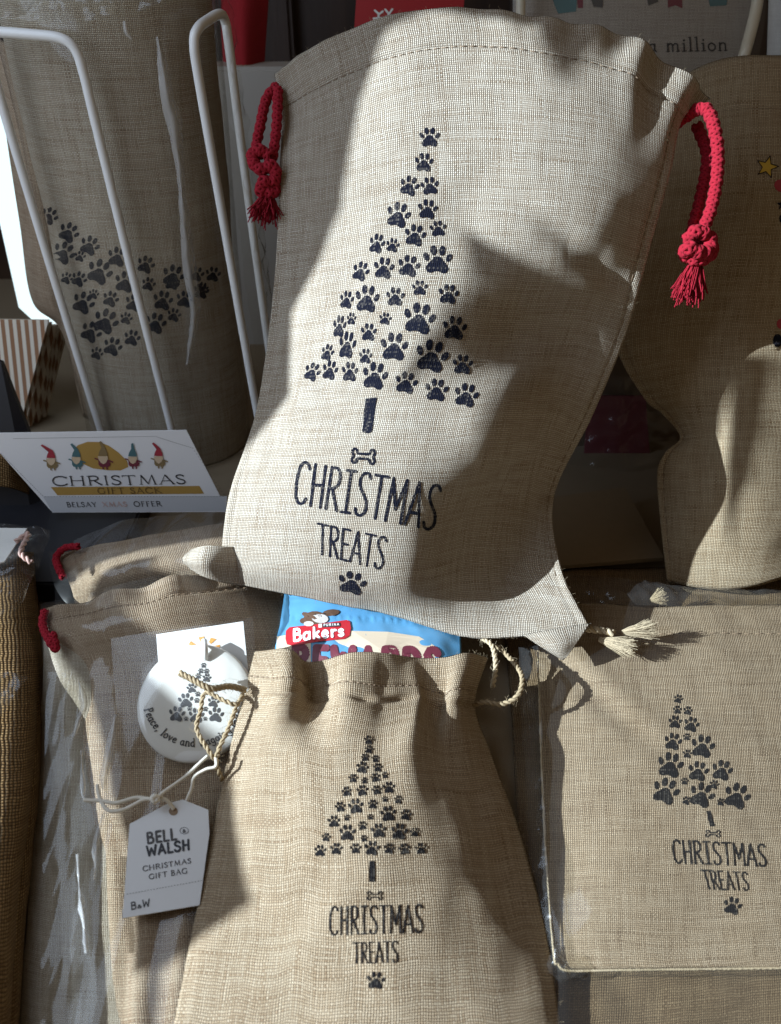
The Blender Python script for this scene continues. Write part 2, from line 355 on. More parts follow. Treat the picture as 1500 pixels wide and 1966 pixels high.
def tassel(name, p0, d, L, spread, mat, parent, n=70, r=.0005):
    V, F = [], []; d = d.normalized(); a1 = d.orthogonal().normalized(); a2 = d.cross(a1)
    for k in range(n):
        a = random.uniform(0, 6.28); q = math.sqrt(random.random()); o = a1 * math.cos(a) + a2 * math.sin(a); l = L * random.uniform(.75, 1.1)
        b = p0 + o * spread * .35 * q
        wob = Vector((random.uniform(-1, 1), random.uniform(-1, 1), random.uniform(-1, 1))) * spread * .45
        add_tube(V, F, smooth([b, b + d * l * .45 + o * spread * .6 * q, b + d * l + o * spread * q * 1.1 + wob], 7), r, 4, False)
    return mesh(name, V, F, mat, parent)
def box(name, c, size, mat, parent=None, rot=(0, 0, 0), bev=.002):
    bm = bmesh.new(); bmesh.ops.create_cube(bm, size=1)
    for v in bm.verts: v.co = Vector((v.co.x * size[0], v.co.y * size[1], v.co.z * size[2]))
    if bev: bmesh.ops.bevel(bm, geom=bm.edges[:], offset=bev, segments=2, affect='EDGES')
    me = bpy.data.meshes.new(name); bm.to_mesh(me); bm.free()
    o = link(name, me, mat, parent, False); o.location = c; o.rotation_euler = rot
    return o
def slab(name, pts, normal, th, mat, parent=None):
    """a thin flat card: polygon (3-D points) with thickness th behind it"""
    n = Vector(normal).normalized(); k = len(pts)
    V = [p for p in pts] + [p - n * th for p in pts]
    F = [tuple(range(k)), tuple(range(2 * k - 1, k - 1, -1))] + [(i, i + k, (i + 1) % k + k, (i + 1) % k) for i in range(k)]
    o = mesh(name, V, F, mat, parent, None, False); return o

# ------------------------------------------------------------------ materials
class NT:
    def __init__(s, name):
        s.m = bpy.data.materials.new(name); s.m.use_nodes = True; s.t = s.m.node_tree; s.t.nodes.clear()
    def n(s, typ, **kw):
        nd = s.t.nodes.new(typ)
        for k, v in kw.items():
            if k.startswith('i_'):
                key = k[2:]; key = int(key) if key.isdigit() else key.replace('_', ' ')
                s.set(nd.inputs[key], v)
            else: setattr(nd, k, v)
        return nd
    def set(s, inp, v):
        if isinstance(v, bpy.types.NodeSocket): s.t.links.new(v, inp)
        else: inp.default_value = v
    def m_(s, op, a, b=None, c=None):
        nd = s.t.nodes.new('ShaderNodeMath'); nd.operation = op
        for i, v in enumerate((a, b, c)):
            if v is not None: s.set(nd.inputs[i], v)
        return nd.outputs[0]
    def mix(s, f, a, b, blend='MIX'):
        nd = s.t.nodes.new('ShaderNodeMix'); nd.data_type = 'RGBA'; nd.blend_type = blend
        s.set(nd.inputs[0], f); s.set(nd.inputs[6], a); s.set(nd.inputs[7], b); return nd.outputs[2]
    def ramp(s, f, stops):
        nd = s.t.nodes.new('ShaderNodeValToRGB'); s.set(nd.inputs[0], f); e = nd.color_ramp.elements
        while len(e) < len(stops): e.new(.5)
        for q, (p, c) in zip(e, stops): q.position = p; q.color = c if len(c) == 4 else (*c, 1)
        return nd.outputs[0]
    def comb(s, x, y, z=0.0):
        nd = s.t.nodes.new('ShaderNodeCombineXYZ'); s.set(nd.inputs[0], x); s.set(nd.inputs[1], y); s.set(nd.inputs[2], z); return nd.outputs[0]
    def noise(s, vec, scale, detail=2.0, rough=.5):
        nd = s.t.nodes.new('ShaderNodeTexNoise'); s.set(nd.inputs['Vector'], vec); nd.inputs['Scale'].default_value = scale
        nd.inputs['Detail'].default_value = detail; nd.inputs['Roughness'].default_value = rough; return nd.outputs[0]
    def bsdf(s, col, rough=.6, bump=None, dist=.001, strength=1.0, **kw):
        b = s.t.nodes.new('ShaderNodeBsdfPrincipled'); s.set(b.inputs['Base Color'], col); s.set(b.inputs['Roughness'], rough)
        for k, v in kw.items(): s.set(b.inputs[k.replace('_', ' ')], v)
        if bump is not None:
            q = s.t.nodes.new('ShaderNodeBump'); s.set(q.inputs['Height'], bump); q.inputs['Distance'].default_value = dist; q.inputs['Strength'].default_value = strength
            s.t.links.new(q.outputs[0], b.inputs['Normal'])
        s.out(b.outputs[0]); return b
    def out(s, sh):
        o = s.t.nodes.new('ShaderNodeOutputMaterial'); s.t.links.new(sh, o.inputs[0])
def C3(*a): return (*a, 1.0)
def weave(N, pitch):
    """plain weave in cloth metres: returns height, which thread is on top, warp and weft shade noise"""
    uv = N.n('ShaderNodeUVMap').outputs[0]
    wob = N.n('ShaderNodeTexNoise', i_Vector=uv, i_Scale=90.0, i_Detail=1.0).outputs[1]
    vs = N.n('ShaderNodeVectorMath', operation='SUBTRACT'); N.set(vs.inputs[0], wob); vs.inputs[1].default_value = (.5, .5, .5)
    sc = N.n('ShaderNodeVectorMath', operation='SCALE'); N.set(sc.inputs[0], vs.outputs[0]); sc.inputs[3].default_value = pitch * 1.3
    ad = N.n('ShaderNodeVectorMath', operation='ADD'); N.set(ad.inputs[0], uv); N.set(ad.inputs[1], sc.outputs[0])
    sp = N.n('ShaderNodeSeparateXYZ', i_0=ad.outputs[0])
    U = N.m_('DIVIDE', sp.outputs[0], pitch); V = N.m_('DIVIDE', sp.outputs[1], pitch)
    a = N.m_('SINE', N.m_('MULTIPLY', U, math.pi)); b = N.m_('SINE', N.m_('MULTIPLY', V, math.pi))
    ab = N.m_('MULTIPLY', a, b); over = N.m_('GREATER_THAN', ab, 0.0)
    h = N.m_('POWER', N.m_('ABSOLUTE', ab), .7)
    fu, fv = N.m_('FLOOR', U), N.m_('FLOOR', V)
    n1 = N.noise(N.comb(N.m_('MULTIPLY', fu, 7.31), N.m_('MULTIPLY', V, .045)), 1.0, 2.0, .6)
    n2 = N.noise(N.comb(N.m_('MULTIPLY', U, .035), N.m_('MULTIPLY', fv, 5.17), 3.0), 1.0, 2.0, .6)
    w1 = N.n('ShaderNodeTexWhiteNoise', noise_dimensions='1D', i_W=fu).outputs[0]; w2 = N.n('ShaderNodeTexWhiteNoise', noise_dimensions='1D', i_W=N.m_('ADD', fv, .37)).outputs[0]
    n1 = N.m_('ADD', n1, N.m_('MULTIPLY', N.m_('SUBTRACT', w1, .5), .08)); n2 = N.m_('ADD', n2, N.m_('MULTIPLY', N.m_('SUBTRACT', w2, .5), .10))
    nn = N.m_('ADD', N.m_('MULTIPLY', over, n1), N.m_('MULTIPLY', N.m_('SUBTRACT', 1.0, over), n2))
    return uv, h, over, nn
def linen(name, light, mid, dark, pitch=.0013, gap=.36, bump=.0007):
    N = NT(name); uv, h, over, nn = weave(N, pitch)
    col = N.ramp(nn, [(.20, dark), (.43, mid), (.64, light)])
    big = N.noise(uv, 14.0, 3.0); col = N.mix(N.m_('MULTIPLY', big, .35), col, C3(*[x * .8 for x in mid]))
    sh = N.m_('ADD', gap, N.m_('MULTIPLY', h, 1 - gap))  # occlusion between the threads, put into the cloth colour
    col = N.mix(1.0, col, N.comb(sh, sh, sh), 'MULTIPLY')
    N.bsdf(col, .92, h, bump, .9, Specular_IOR_Level=.15)
    return N.m
def inkmat(name, col, pitch=.0013, show=.10, bump=.0004):
    N = NT(name); uv, h, over, nn = weave(N, pitch)
    thin = N.m_('MULTIPLY', N.ramp(nn, [(.52, (0, 0, 0)), (.68, (1, 1, 1))]), show)
    c = N.mix(thin, C3(*col), C3(.25, .22, .18))
    N.bsdf(c, .85, h, bump, .9, Specular_IOR_Level=.12)
    return N.m
def plain(name, col, rough=.6, grain=.0, gscale=300.0, bump=0.0, **kw):
    N = NT(name); tc = N.n('ShaderNodeTexCoord').outputs['Object']
    f = N.noise(tc, gscale, 4.0); g2 = N.noise(tc, 9.0, 3.0)
    c = N.mix(N.m_('MULTIPLY', f, grain), C3(*col), C3(*[x * .55 for x in col])); c = N.mix(N.m_('MULTIPLY', g2, .18), c, C3(*[x * .75 for x in col]))
    N.bsdf(c, rough, f if bump else None, bump or .001, **kw); return N.m
def filmmat(name, haze=.012, rough=.11, tint=(.97, .965, .94), bscale=22.0, bd=.004, st=(1.0, .20, .35)):
    N = NT(name); tc = N.n('ShaderNodeTexCoord').outputs['Object']
    mp = N.n('ShaderNodeMapping', i_Vector=tc); mp.inputs['Scale'].default_value = st; tc = mp.outputs[0]
    a = N.noise(tc, bscale, 3.0, .55); ridge = N.m_('ABSOLUTE', N.m_('SUBTRACT', a, .5))
    b2 = N.noise(tc, bscale * .3, 2.0)
    hgt = N.m_('ADD', N.m_('MULTIPLY', ridge, -1.0), N.m_('MULTIPLY', b2, .8))
    bp = N.n('ShaderNodeBump', i_Height=hgt, i_Distance=bd, i_Strength=.8)
    lw = N.n('ShaderNodeLayerWeight', i_Blend=.5); N.t.links.new(bp.outputs[0], lw.inputs['Normal'])
    frf = N.m_('ADD', .045, N.m_('MULTIPLY', N.m_('POWER', lw.outputs['Facing'], 4.0), .85))
    gl = N.n('ShaderNodeBsdfGlossy', i_Roughness=rough); N.t.links.new(bp.outputs[0], gl.inputs['Normal'])
    tr = N.n('ShaderNodeBsdfTransparent', i_Color=C3(*tint)); df = N.n('ShaderNodeBsdfDiffuse', i_Color=C3(.8, .8, .8))
    m1 = N.n('ShaderNodeMixShader', i_0=haze); N.t.links.new(tr.outputs[0], m1.inputs[1]); N.t.links.new(df.outputs[0], m1.inputs[2])
    fac = N.m_('MINIMUM', N.m_('MULTIPLY', frf, .72), 1.0)
    m2 = N.n('ShaderNodeMixShader', i_0=fac); N.t.links.new(m1.outputs[0], m2.inputs[1]); N.t.links.new(gl.outputs[0], m2.inputs[2])
    N.out(m2.outputs[0]); return N.m

M = {}
M['linen'] = linen('linen_natural', (.775, .695, .575), (.60, .50, .385), (.34, .235, .15))
M['linen_warm'] = linen('linen_warm', (.69, .55, .40), (.52, .38, .26), (.29, .175, .10))
M['linen_shaded'] = linen('linen_shaded', (.36, .255, .145), (.26, .175, .095), (.14, .085, .042))  # darker copy of the warm linen, shade put into the colour
M['linen_gold'] = linen('linen_gold', (.70, .57, .385), (.53, .40, .25), (.29, .18, .09))
M['linen_lining'] = linen('linen_lining', (.76, .67, .54), (.62, .53, .41), (.40, .31, .21), .0010)
M['linen_tan'] = linen('linen_tan', (.73, .585, .41), (.55, .41, .265), (.30, .19, .105))
M['linen_fine'] = linen('linen_fine', (.71, .56, .39), (.54, .40, .26), (.24, .16, .10), .00115)
M['linen_pale'] = linen('linen_pale', (.80, .74, .68), (.68, .61, .55), (.50, .43, .37), .0012)
M['cotton'] = linen('cotton_white', (.72, .70, .66), (.62, .60, .56), (.5, .48, .44), .0006, .75, .0002)
M['burlap'] = linen('burlap_brown', (.40, .25, .11), (.29, .17, .07), (.16, .085, .03), .0021, .12, .0012)
M['ink'] = inkmat('ink_navy', (.007, .008, .017), show=.36)
M['ink_black'] = inkmat('ink_black', (.010, .009, .010), show=.26)
M['ink_flat'] = plain('ink_flat', (.03, .03, .035), .6)
M['ink_soft'] = plain('ink_soft', (.07, .065, .065), .6)
M['seam'] = plain('seam_thread', (.27, .19, .125), .9)
M['film'] = filmmat('clear_film')
M['film_stiff'] = filmmat('clear_film_stiff', .02, .16, bscale=14.0, bd=.003)
M['film_hazy'] = filmmat('clear_film_creased', .02, .2, bscale=34.0, bd=.006, st=(1, 1, 1))
M['film_glare'] = filmmat('creased_film_glare', .30, .25, bscale=60.0, bd=.004, st=(1, 1, 1))  # milky white share paints the glare along film creases
M['red_cord'] = plain('red_cord', (.34, .003, .018), .95, .5, 900, .0004)
M['jute'] = plain('jute_twine', (.42, .32, .19), .9, .6, 900, .0003)
M['jute_pale'] = plain('jute_pale', (.58, .47, .31), .9, .5, 900, .0003)
M['string'] = plain('cotton_string', (.75, .70, .60), .85, .2, 900)
M['wire'] = plain('white_coated_wire', (.80, .80, .79), .35, .05, 60)
M['wire_cream'] = plain('cream_coated_wire', (.68, .62, .50), .4, .05, 60)
M['card'] = plain('white_card', (.72, .72, .72), .55, .08, 500)
M['ceramic'] = plain('glazed_ceramic', (.70, .69, .66), .08, .0, 50, 0, Coat_Weight=.6)
M['card_sign'] = plain('sign_card', (.80, .80, .82), .55, .06, 500)
M['gold'] = plain('gold_ink', (.44, .27, .07), .45)
M['gold_dark'] = plain('gold_dark_ink', (.17, .10, .03), .5)
M['orange'] = plain('orange_ink', (.70, .30, .05), .5)
M['maroon'] = plain('maroon_ink', (.17, .03, .05), .5)
M['crimson'] = plain('crimson_ink', (.36, .03, .05), .5)
M['teal'] = plain('teal_ink', (.07, .16, .18), .5)
M['skin'] = plain('cream_ink', (.62, .48, .33), .5)
M['olive'] = plain('olive_ink', (.24, .17, .08), .5)
M['pink'] = plain('pink_ink', (.55, .36, .32), .6)
M['grey_band'] = plain('grey_band', (.56, .57, .60), .55)
M['white_ink'] = plain('white_ink', (.85, .85, .83), .4)
M['red_ink'] = plain('red_ink', (.46, .02, .03), .35)
M['beige_ink'] = plain('beige_ink', (.70, .57, .42), .35)
M['fur_brown'] = plain('brown_print', (.12, .065, .04), .5)
M['fur_grey'] = plain('grey_print', (.55, .50, .46), .5)
M['foil'] = plain('blue_foil', (.11, .32, .54), .25, .0, 80, 0, Specular_IOR_Level=.6)
M['black'] = plain('black_plastic', (.012, .012, .016), .45)
M['red_felt'] = plain('red_felt', (.33, .010, .016), .95, .3, 700, .0006)
M['red_paper'] = plain('red_paper', (.42, .015, .02), .5)
M['white_board'] = plain('white_board', (.42, .39, .35), .6)
M['white_sheet'] = plain('white_sheet', (.86, .90, .90), .5)
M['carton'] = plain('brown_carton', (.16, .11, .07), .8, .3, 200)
M['carton_pale'] = plain('pale_carton', (.24, .18, .11), .8, .3, 150)
M['yellow_ink'] = plain('yellow_ink', (.60, .38, .04), .6)
N = NT('table_cloth'); tc = N.n('ShaderNodeTexCoord').outputs['Object']
N.bsdf(N.mix(N.noise(tc, 6.0, 4.0), C3(.26, .20, .13), C3(.18, .14, .09)), .85, N.noise(tc, 900.0, 2.0), .0004); M['cloth'] = N.m
N = NT('dark_wood'); tc = N.n('ShaderNodeTexCoord').outputs['Object']
mp = N.n('ShaderNodeMapping', i_Vector=tc); mp.inputs['Scale'].default_value = (30, 30, 2.2)
g_ = N.noise(mp.outputs[0], 1.0, 5.0, .6); N.bsdf(N.ramp(g_, [(.3, (.012, .006, .004)), (.7, (.045, .022, .013))]), .5, g_, .001); M['wood'] = N.m
N = NT('striped_paper'); tc = N.n('ShaderNodeUVMap').outputs[0]; sx = N.n('ShaderNodeSeparateXYZ', i_0=tc)
st = N.m_('GREATER_THAN', N.m_('FRACT', N.m_('MULTIPLY', sx.outputs[0], 62.0)), .48)
N.bsdf(N.mix(st, C3(.80, .73, .62), C3(.34, .175, .09)), .7); M['stripe'] = N.m
N = NT('glowing_white'); e_ = N.n('ShaderNodeEmission', i_Color=C3(.78, .95, 1.0), i_Strength=1.25); N.out(e_.outputs[0]); M['strip_glow'] = N.m  # emission stands in for the brightness of daylight
M['paper_edge'] = plain('paper_edge', (.66, .55, .42), .8, .4, 400)

# ================================================================== THE SETTING
def plane_obj(name, x0, x1, y0, y1, z, mat, n=40):
    V = [(x0 + (x1 - x0) * j / n, y0 + (y1 - y0) * i / n, z) for i in range(n + 1) for j in range(n + 1)]
    F = [(i * (n + 1) + j, i * (n + 1) + j + 1, (i + 1) * (n + 1) + j + 1, (i + 1) * (n + 1) + j) for i in range(n) for j in range(n)]
    return mesh(name, V, F, mat)
tb = plane_obj('table_top', -1.1, 1.1, -.25, 1.22, 0.0, M['cloth']); tag(tb, kind='structure')
wl = box('back_wall', (0, 1.30, .2), (3.4, .04, 1.9), M['wood'], None, bev=0); tag(wl, kind='structure')
for x in (-.62, -.17, .28, .73):
    box('wall_stile', (x, 1.265, .2), (.07, .03, 1.6), M['wood'], wl, bev=.006).matrix_parent_inverse = wl.matrix_world.inverted()
for z in (.05, .62):
    box('wall_rail', (0, 1.268, z), (2.6, .024, .08), M['wood'], wl, bev=.006)
for c in wl.children: c.matrix_parent_inverse.identity(); c.location = c.location - wl.location

class PlaneSurf:
    def __init__(s, o, n): s.o = Vector(o); s.n = Vector(n).normalized()
    def hit(s, px, py, off):
        d = ray(px, py); t = (s.o - CAM).dot(s.n) / d.dot(s.n); p = CAM + d * t
        n = s.n if s.n.dot(d) < 0 else -s.n
        return p + n * off, Vector((p.x, p.y))
def frac(nr, nc):
    return np.broadcast_to(np.linspace(0, 1, nc)[None, :], (nr, nc)), np.broadcast_to(np.linspace(0, 1, nr)[:, None], (nr, nc))
def gau(x, c, s): return np.exp(-((x - c) / s) ** 2)
def zrow(py, x0, x1, z0, zc, z1, n=6, p=.7):
    out = []
    for k in range(n):
        t = k / (n - 1); b = math.sin(math.pi * t) ** p
        out.append(at(x0 + (x1 - x0) * t, py, z=(z0 * (1 - t) + z1 * t) * (1 - b) + zc * b))
    return out
def seamline(surf, name, idx, r, mat, parent, off=.0006, step=2, axis='row', a=0, b=None):
    """a line of stitches along a row or column of the cloth, each stitch a short raised thread"""
    g = surf.g; n = normals(g)
    P = [Vector(p) + Vector(q) * off for p, q in zip((g[idx] if axis == 'row' else g[:, idx]), (n[idx] if axis == 'row' else n[:, idx]))][a:b]
    V, F = [], []
    for i in range(0, len(P) - step, step + 1): add_tube(V, F, [P[i], P[i + step // 2 or 1], P[i + step]], r, 4)
    return mesh(name, V, F, mat, parent)

# ================================================================== BIG SACK
BP = Plane(.425, .028, .632, .392)
rows = [
 [(527,142,.004),(600,88,.014),(740,32,.026),(890,13,.030),(1060,35,.030),(1230,80,.020),(1366,188,.004)],
 [(541,214,.000),(630,165,.018),(760,115,.034),(900,95,.038),(1060,110,.041),(1210,150,.034),(1312,228,.014)],
 [(537,330,.010),(650,320,.030),(780,290,.044),(910,280,.048),(1050,285,.052),(1180,305,.046),(1288,330,.026)],
 [(531,480,.012),(640,475,.036),(770,460,.052),(900,455,.054),(1030,460,.056),(1140,470,.050),(1247,480,.028)],
 [(515,645,.014),(620,645,.042),(740,640,.060),(870,640,.064),(1000,640,.034),(1110,640,.016),(1203,640,.010)],
 [(489,800,.016),(590,805,.044),(710,810,.064),(830,810,.070),(950,805,.066),(1050,800,.022),(1137,800,.000)],
 [(440,950,.014),(560,965,.044),(680,975,.060),(800,980,.062),(910,975,.034),(1000,965,.003),(1064,955,-.004)],
 [(424,1075,.004),(540,1085,.034),(660,1100,.050),(780,1110,.054),(890,1110,.026),(990,1105,.006),(1080,1095,.010)],
 [(420,1115,.000),(538,1139,.014),(655,1162,.022),(770,1188,.026),(890,1223,.034),(1007,1222,.038),(1134,1203,.036)]]
g = grid([[BP.at(*p) for p in r] for r in rows], 190, 150)
U, V_ = frac(190, 150); n = normals(g)
d = nz(g, 13, 2.0) * .0016 * np.sin(np.pi * U) + nz(g, 55, 5.0, 1) * .0005
d += .0058 * np.sin(U * 60 + 2 * np.sin(U * 9)) * gau(V_, .03, .07) * (.10 + .90 * U**5)            # gathers in the hem
d += .0030 * np.sin(U * 46 + 1.2) * gau(V_, .12, .09) * np.clip((U - .80) * 6, 0, 1)
d -= .0014 * gau(V_, .115, .006)                                                             # stitched hem
d -= .0012 * gau(U, .975, .004) + .0012 * gau(U, .02, .004)
d -= .006 * gau(V_ - .25 * (U - .62), .34, .022) * np.clip((U - .60) * 6, 0, 1) * np.clip((1 - U) * 8, 0, 1)
d += .003 * gau(V_ - .12 * np.sin(U * 6), .78, .05) * gau(U, .70, .10)
d -= .003 * gau(V_, .88, .04) * gau(U, .86, .10)
d *= np.clip(np.minimum(U, 1 - U) * 30, 0, 1) * .9 + .1
g = g + n * d[..., None]
nb = np.array(BP.n)
back = coons_back(g, lambda p: -nb * .035 * p)
sk = thing('drawstring_sack', None, 'large filled linen sack with red drawcords and a paw print tree, leaning in the middle', 'sack')
SKS = Surf(g, back); SKS.build('sack_body', M['linen'], sk)
seamline(SKS, 'hem_stitching', 22, .00032, M['seam'], sk, .0004)
seamline(SKS, 'side_stitching', 145, .00030, M['seam'], sk, .0004, axis='col', a=24, b=170)
# folded corners at the foot of the sack
def flap(name, rows_, mat, parent, nr=26, nc=26, th=.003):
    gg = grid(rows_, nr, nc); nn = normals(gg); bk = coons_back(gg, lambda p: -nn.reshape(-1, 3).mean(0) * th * p)
    s_ = Surf(gg, bk); s_.build(name, mat, parent); return s_
flap('folded_corner', [[BP.at(1004, 1219, .039), BP.at(1060, 1208, .042), BP.at(1136, 1196, .038)], [BP.at(1040, 1243, .046), BP.at(1075, 1238, .050), BP.at(1112, 1230, .045)], [BP.at(1074, 1264, .050), BP.at(1080, 1268, .050), BP.at(1088, 1262, .050)]], M['linen'], sk)
flap('turned_corner', [[BP.at(475, 1050, .004), BP.at(435, 1049, .016), BP.at(395, 1048, .020), BP.at(366, 1055, .010)], [BP.at(480, 1085, .006), BP.at(435, 1082, .018), BP.at(388, 1079, .026), BP.at(350, 1074, .012)], [BP.at(470, 1126, .004), BP.at(428, 1119, .014), BP.at(392, 1108, .018), BP.at(366, 1094, .010)]], M['linen'], sk, th=.014)
dc = Decal(SKS)
PAWS = [(825,264,42,0,1),(814,312,40,5,.95),(786,357,42,18,.95),(825,357,38,-5,1),(765,413,54,15,.9),(821,402,42,8,.95),(797,452,46,12,.95),(841,439,34,-5,1),(724,468,42,15,.75),(754,471,30,12,.9),(693,521,42,20,.8),(737,515,46,8,.9),(785,511,46,12,1),(840,499,60,3,1),(666,576,38,10,.75),(705,574,58,8,.85),(759,570,40,4,.95),(806,553,32,0,1),(861,565,42,8,1),(652,627,48,8,.55),(675,612,26,5,.75),(740,612,26,10,.95),(805,612,66,12,1),(873,630,50,8,1),(708,638,38,5,.85),(667,663,58,10,.6),(757,666,60,6,.95),(829,684,68,14,1),(629,677,36,18,.7),(702,684,32,5,.85),(888,700,42,5,1),(600,714,40,24,.8),(634,711,42,14,.75),(672,714,42,5,.8),(720,722,58,12,.9),(780,735,46,14,1),(838,749,48,8,1),(895,759,50,14,1)]
for x, y, s_, r_, sx in PAWS: paw(dc, x, y, s_, r_, sx)
dc.quadpatch((702, 765), (724, 763), (715, 826), (696, 827), 2, 6); dc.stroke([(702, 825), (709, 825)], 13)
dc.build('paw_tree_print', M['ink'], sk)
dc = Decal(SKS); paw(dc, 676, 1119, 56, 14, 1.05, .85); dc.build('paw_print', M['ink'], sk)
dc = Decal(SKS); bone(dc, 698, 876, 44, 27, 4, 5.0)
text(dc, 'CHRISTMAS', HAND, ((574, 886), (849, 934), (833, 1018), (564, 964)), 5.8, .10)
text(dc, 'TREATS', HAND, ((611, 1005), (744, 1033), (734, 1093), (610, 1062)), 4.6, .10)
dc.build('lettering', M['ink'], sk)
# red drawcords
def hang(px, py, h): return BP.at(px, py, h)
rc = rope('drawcord', [hang(1300,235,.004), hang(1352,208,.012), hang(1375,260,.020), hang(1378,330,.020), hang(1366,400,.018), hang(1345,452,.016)], 00.0042, M['red_cord'], sk, 300, 8, .013, 5, braid=True)
rope('cord_strand', [hang(1338,240,-.004), hang(1358,300,.004), hang(1345,380,.006), hang(1330,440,.010), hang(1330,455,.012)], 00.0040, M['red_cord'], rc, 240, 8, .013, 5, braid=True)
rope('knot', [hang(1318,462,.020), hang(1340,444,.026), hang(1366,462,.022), hang(1352,486,.026), hang(1322,476,.028), hang(1318,490,.018), hang(1345,498,.022), hang(1368,480,.016), hang(1345,455,.010)], 00.0047, M['red_cord'], rc, 300, 8, .013, 5, braid=True)
tassel('tassel', hang(1338, 494, .014), hang(1322, 560, .016) - hang(1338, 494, .014), .029, .0075, M['red_cord'], rc, 220, .00045)
lc = rope('drawcord', [hang(532,165,.0), hang(512,190,.004), hang(500,240,.008), hang(492,285,.010), hang(500,300,.014)], 00.0035, M['red_cord'], sk, 240, 8, .013, 5, braid=True)
rope('cord_strand', [hang(534,170,.004), hang(532,230,.010), hang(527,280,.010), hang(520,320,.008)], 00.0035, M['red_cord'], lc, 200, 8, .013, 5, braid=True)
rope('knot', [hang(520,300,.014), hang(496,288,.016), hang(484,305,.014), hang(500,325,.016), hang(524,318,.016), hang(528,345,.014), hang(505,350,.016), hang(503,368,.014), hang(528,368,.012), hang(520,345,.006)], 00.0042, M['red_cord'], lc, 320, 8, .013, 5, braid=True)
tassel('tassel', hang(515, 370, .008), hang(508, 410, .012) - hang(515, 370, .008), .019, .0075, M['red_cord'], lc, 180, .00045)

# ================================================================== SMALL BAG WITH TREATS
sb_rows = [
 [at(489,1250,z=.074),at(548,1247,z=.082),at(592,1270,z=.070),at(676,1256,z=.078),at(740,1253,z=.076),at(804,1263,z=.064),at(888,1253,z=.066),at(937,1262,z=.044)],
 [at(471,1321,z=.060),at(540,1328,z=.074),at(597,1335,z=.060),at(672,1340,z=.072),at(742,1340,z=.070),at(808,1346,z=.056),at(868,1350,z=.058),at(913,1352,z=.034)],
 zrow(1450, 438, 944, .046, .070, .024, 8), zrow(1600, 406, 999, .034, .064, .018, 8, .8), zrow(1780, 371, 1046, .028, .050, .015, 8, .8),
 zrow(1980, 331, 1077, .024, .036, .013, 8, .8), zrow(2160, 300, 1092, .020, .024, .012, 8)]
g = grid(sb_rows, 200, 140); U, V_ = frac(200, 140); n = normals(g)
d = nz(g, 18, 9.0) * .0022 + nz(g, 60, 3.0, 1) * .0005
fold = .85 * gau(V_, .15, .15)
d += fold * (.0050 * gau(U, .18, .05) - .0060 * gau(U, .30, .045) + .0045 * gau(U, .42, .05) - .0035 * gau(U, .57, .05) + .0055 * gau(U, .69, .045) - .0060 * gau(U, .80, .05) + .0035 * gau(U, .90, .04))
d += gau(V_, .28, .14) * (.0025 * gau(U - .12 * V_, .24, .06) + .0034 * gau(U + .04 * V_, .70, .07) - .0030 * gau(U - .16 * V_, .80, .06))
d -= .0035 * gau(V_, .168, .012) * (.5 + .5 * np.cos(U * 40)); d -= .0010 * gau(V_, .120, .006)
d *= np.clip(np.minimum(U, 1 - U) * 25, 0, 1) * .85 + .15
g = g + n * d[..., None]
SBS = Surf(g, coons_back(g, lambda p: np.array((0, 0, -.006)) * p))
sb = thing('treat_bag', None, 'small linen drawstring bag with jute twine holding a blue treat pouch, in the foreground', 'bag')
SBS.build('bag_body', M['linen_tan'], sb)
seamline(SBS, 'hem_stitching', 24, .0003, M['seam'], sb, .0004)
Z4 = lambda x, y: (320 + x / 1.974, 1380 + y / 1.974)
dc = Decal(SBS, Z4)
for x, y, s_ in [(766,82,38),(766,117,36),(752,148,34),(792,153,32),(742,186,50),(800,186,38),(707,227,38),(750,235,28),(791,224,40),(828,215,28),(842,262,50),(682,277,42),(741,273,48),(796,272,40),(828,306,26),(878,308,36),(658,335,44),(717,333,64),(781,325,40),(634,390,52),(684,376,28),(772,373,26),(839,361,66),(906,365,48),(742,406,38),(685,433,68),(803,425,62),(881,429,70),(940,431,40),(605,450,38),(748,455,30),(582,501,50),(643,494,50),(716,493,44),(778,492,62),(843,493,46),(901,495,48),(963,493,48)]:
    paw(dc, x, y, s_, random.uniform(-12, 12), .98, 1.0)
dc.quadpatch((768, 540), (789, 540), (790, 619), (768, 619), 2, 6)
dc.build('paw_tree_print', M['ink_black'], sb)
dc = Decal(SBS, Z4); paw(dc, 793, 993, 74, 5, 1, 1); dc.build('paw_print', M['ink_black'], sb)
dc = Decal(SBS, Z4); bone(dc, 788, 671, 54, 32, 0, 5)
text(dc, 'CHRISTMAS', HAND, ((620, 714), (968, 706), (970, 810), (618, 820)), 7.0, .10)
text(dc, 'TREATS', HAND, ((707, 850), (874, 844), (878, 923), (709, 928)), 5.8, .10)
dc.build('lettering', M['ink_black'], sb)
# jute ties at both sides
tw = rope('drawstring', [at(472,1325,z=.064), at(440,1318,z=.070), at(405,1322,z=.076), at(372,1306,z=.080), at(345,1292,z=.082)],   .0019, M['jute'], sb, 120, 3, .009, 6, fuzz=90)
rope('twine_strand', [at(468,1330,z=.066), at(455,1352,z=.068), at(430,1345,z=.070), at(395,1330,z=.070), at(385,1365,z=.064), at(378,1400,z=.058), at(400,1440,z=.052), at(415,1462,z=.048)], .0014, M['jute'], tw, 150, 2, .008, 6, fuzz=60)
rope('twine_strand', [at(458,1345,z=.066), at(440,1395,z=.060), at(420,1440,z=.054), at(416,1470,z=.050), at(428,1500,z=.040)], .0014, M['jute'], tw, 120, 2, .008, 6, fuzz=50)
tw = rope('drawstring', [at(908,1355,z=.034), at(930,1348,z=.040), at(965,1352,z=.040), at(995,1335,z=.044), at(1003,1300,z=.046), at(985,1270,z=.040), at(955,1240,z=.034)], .0017, M['jute'], sb, 140, 2, .008, 6, fuzz=80)
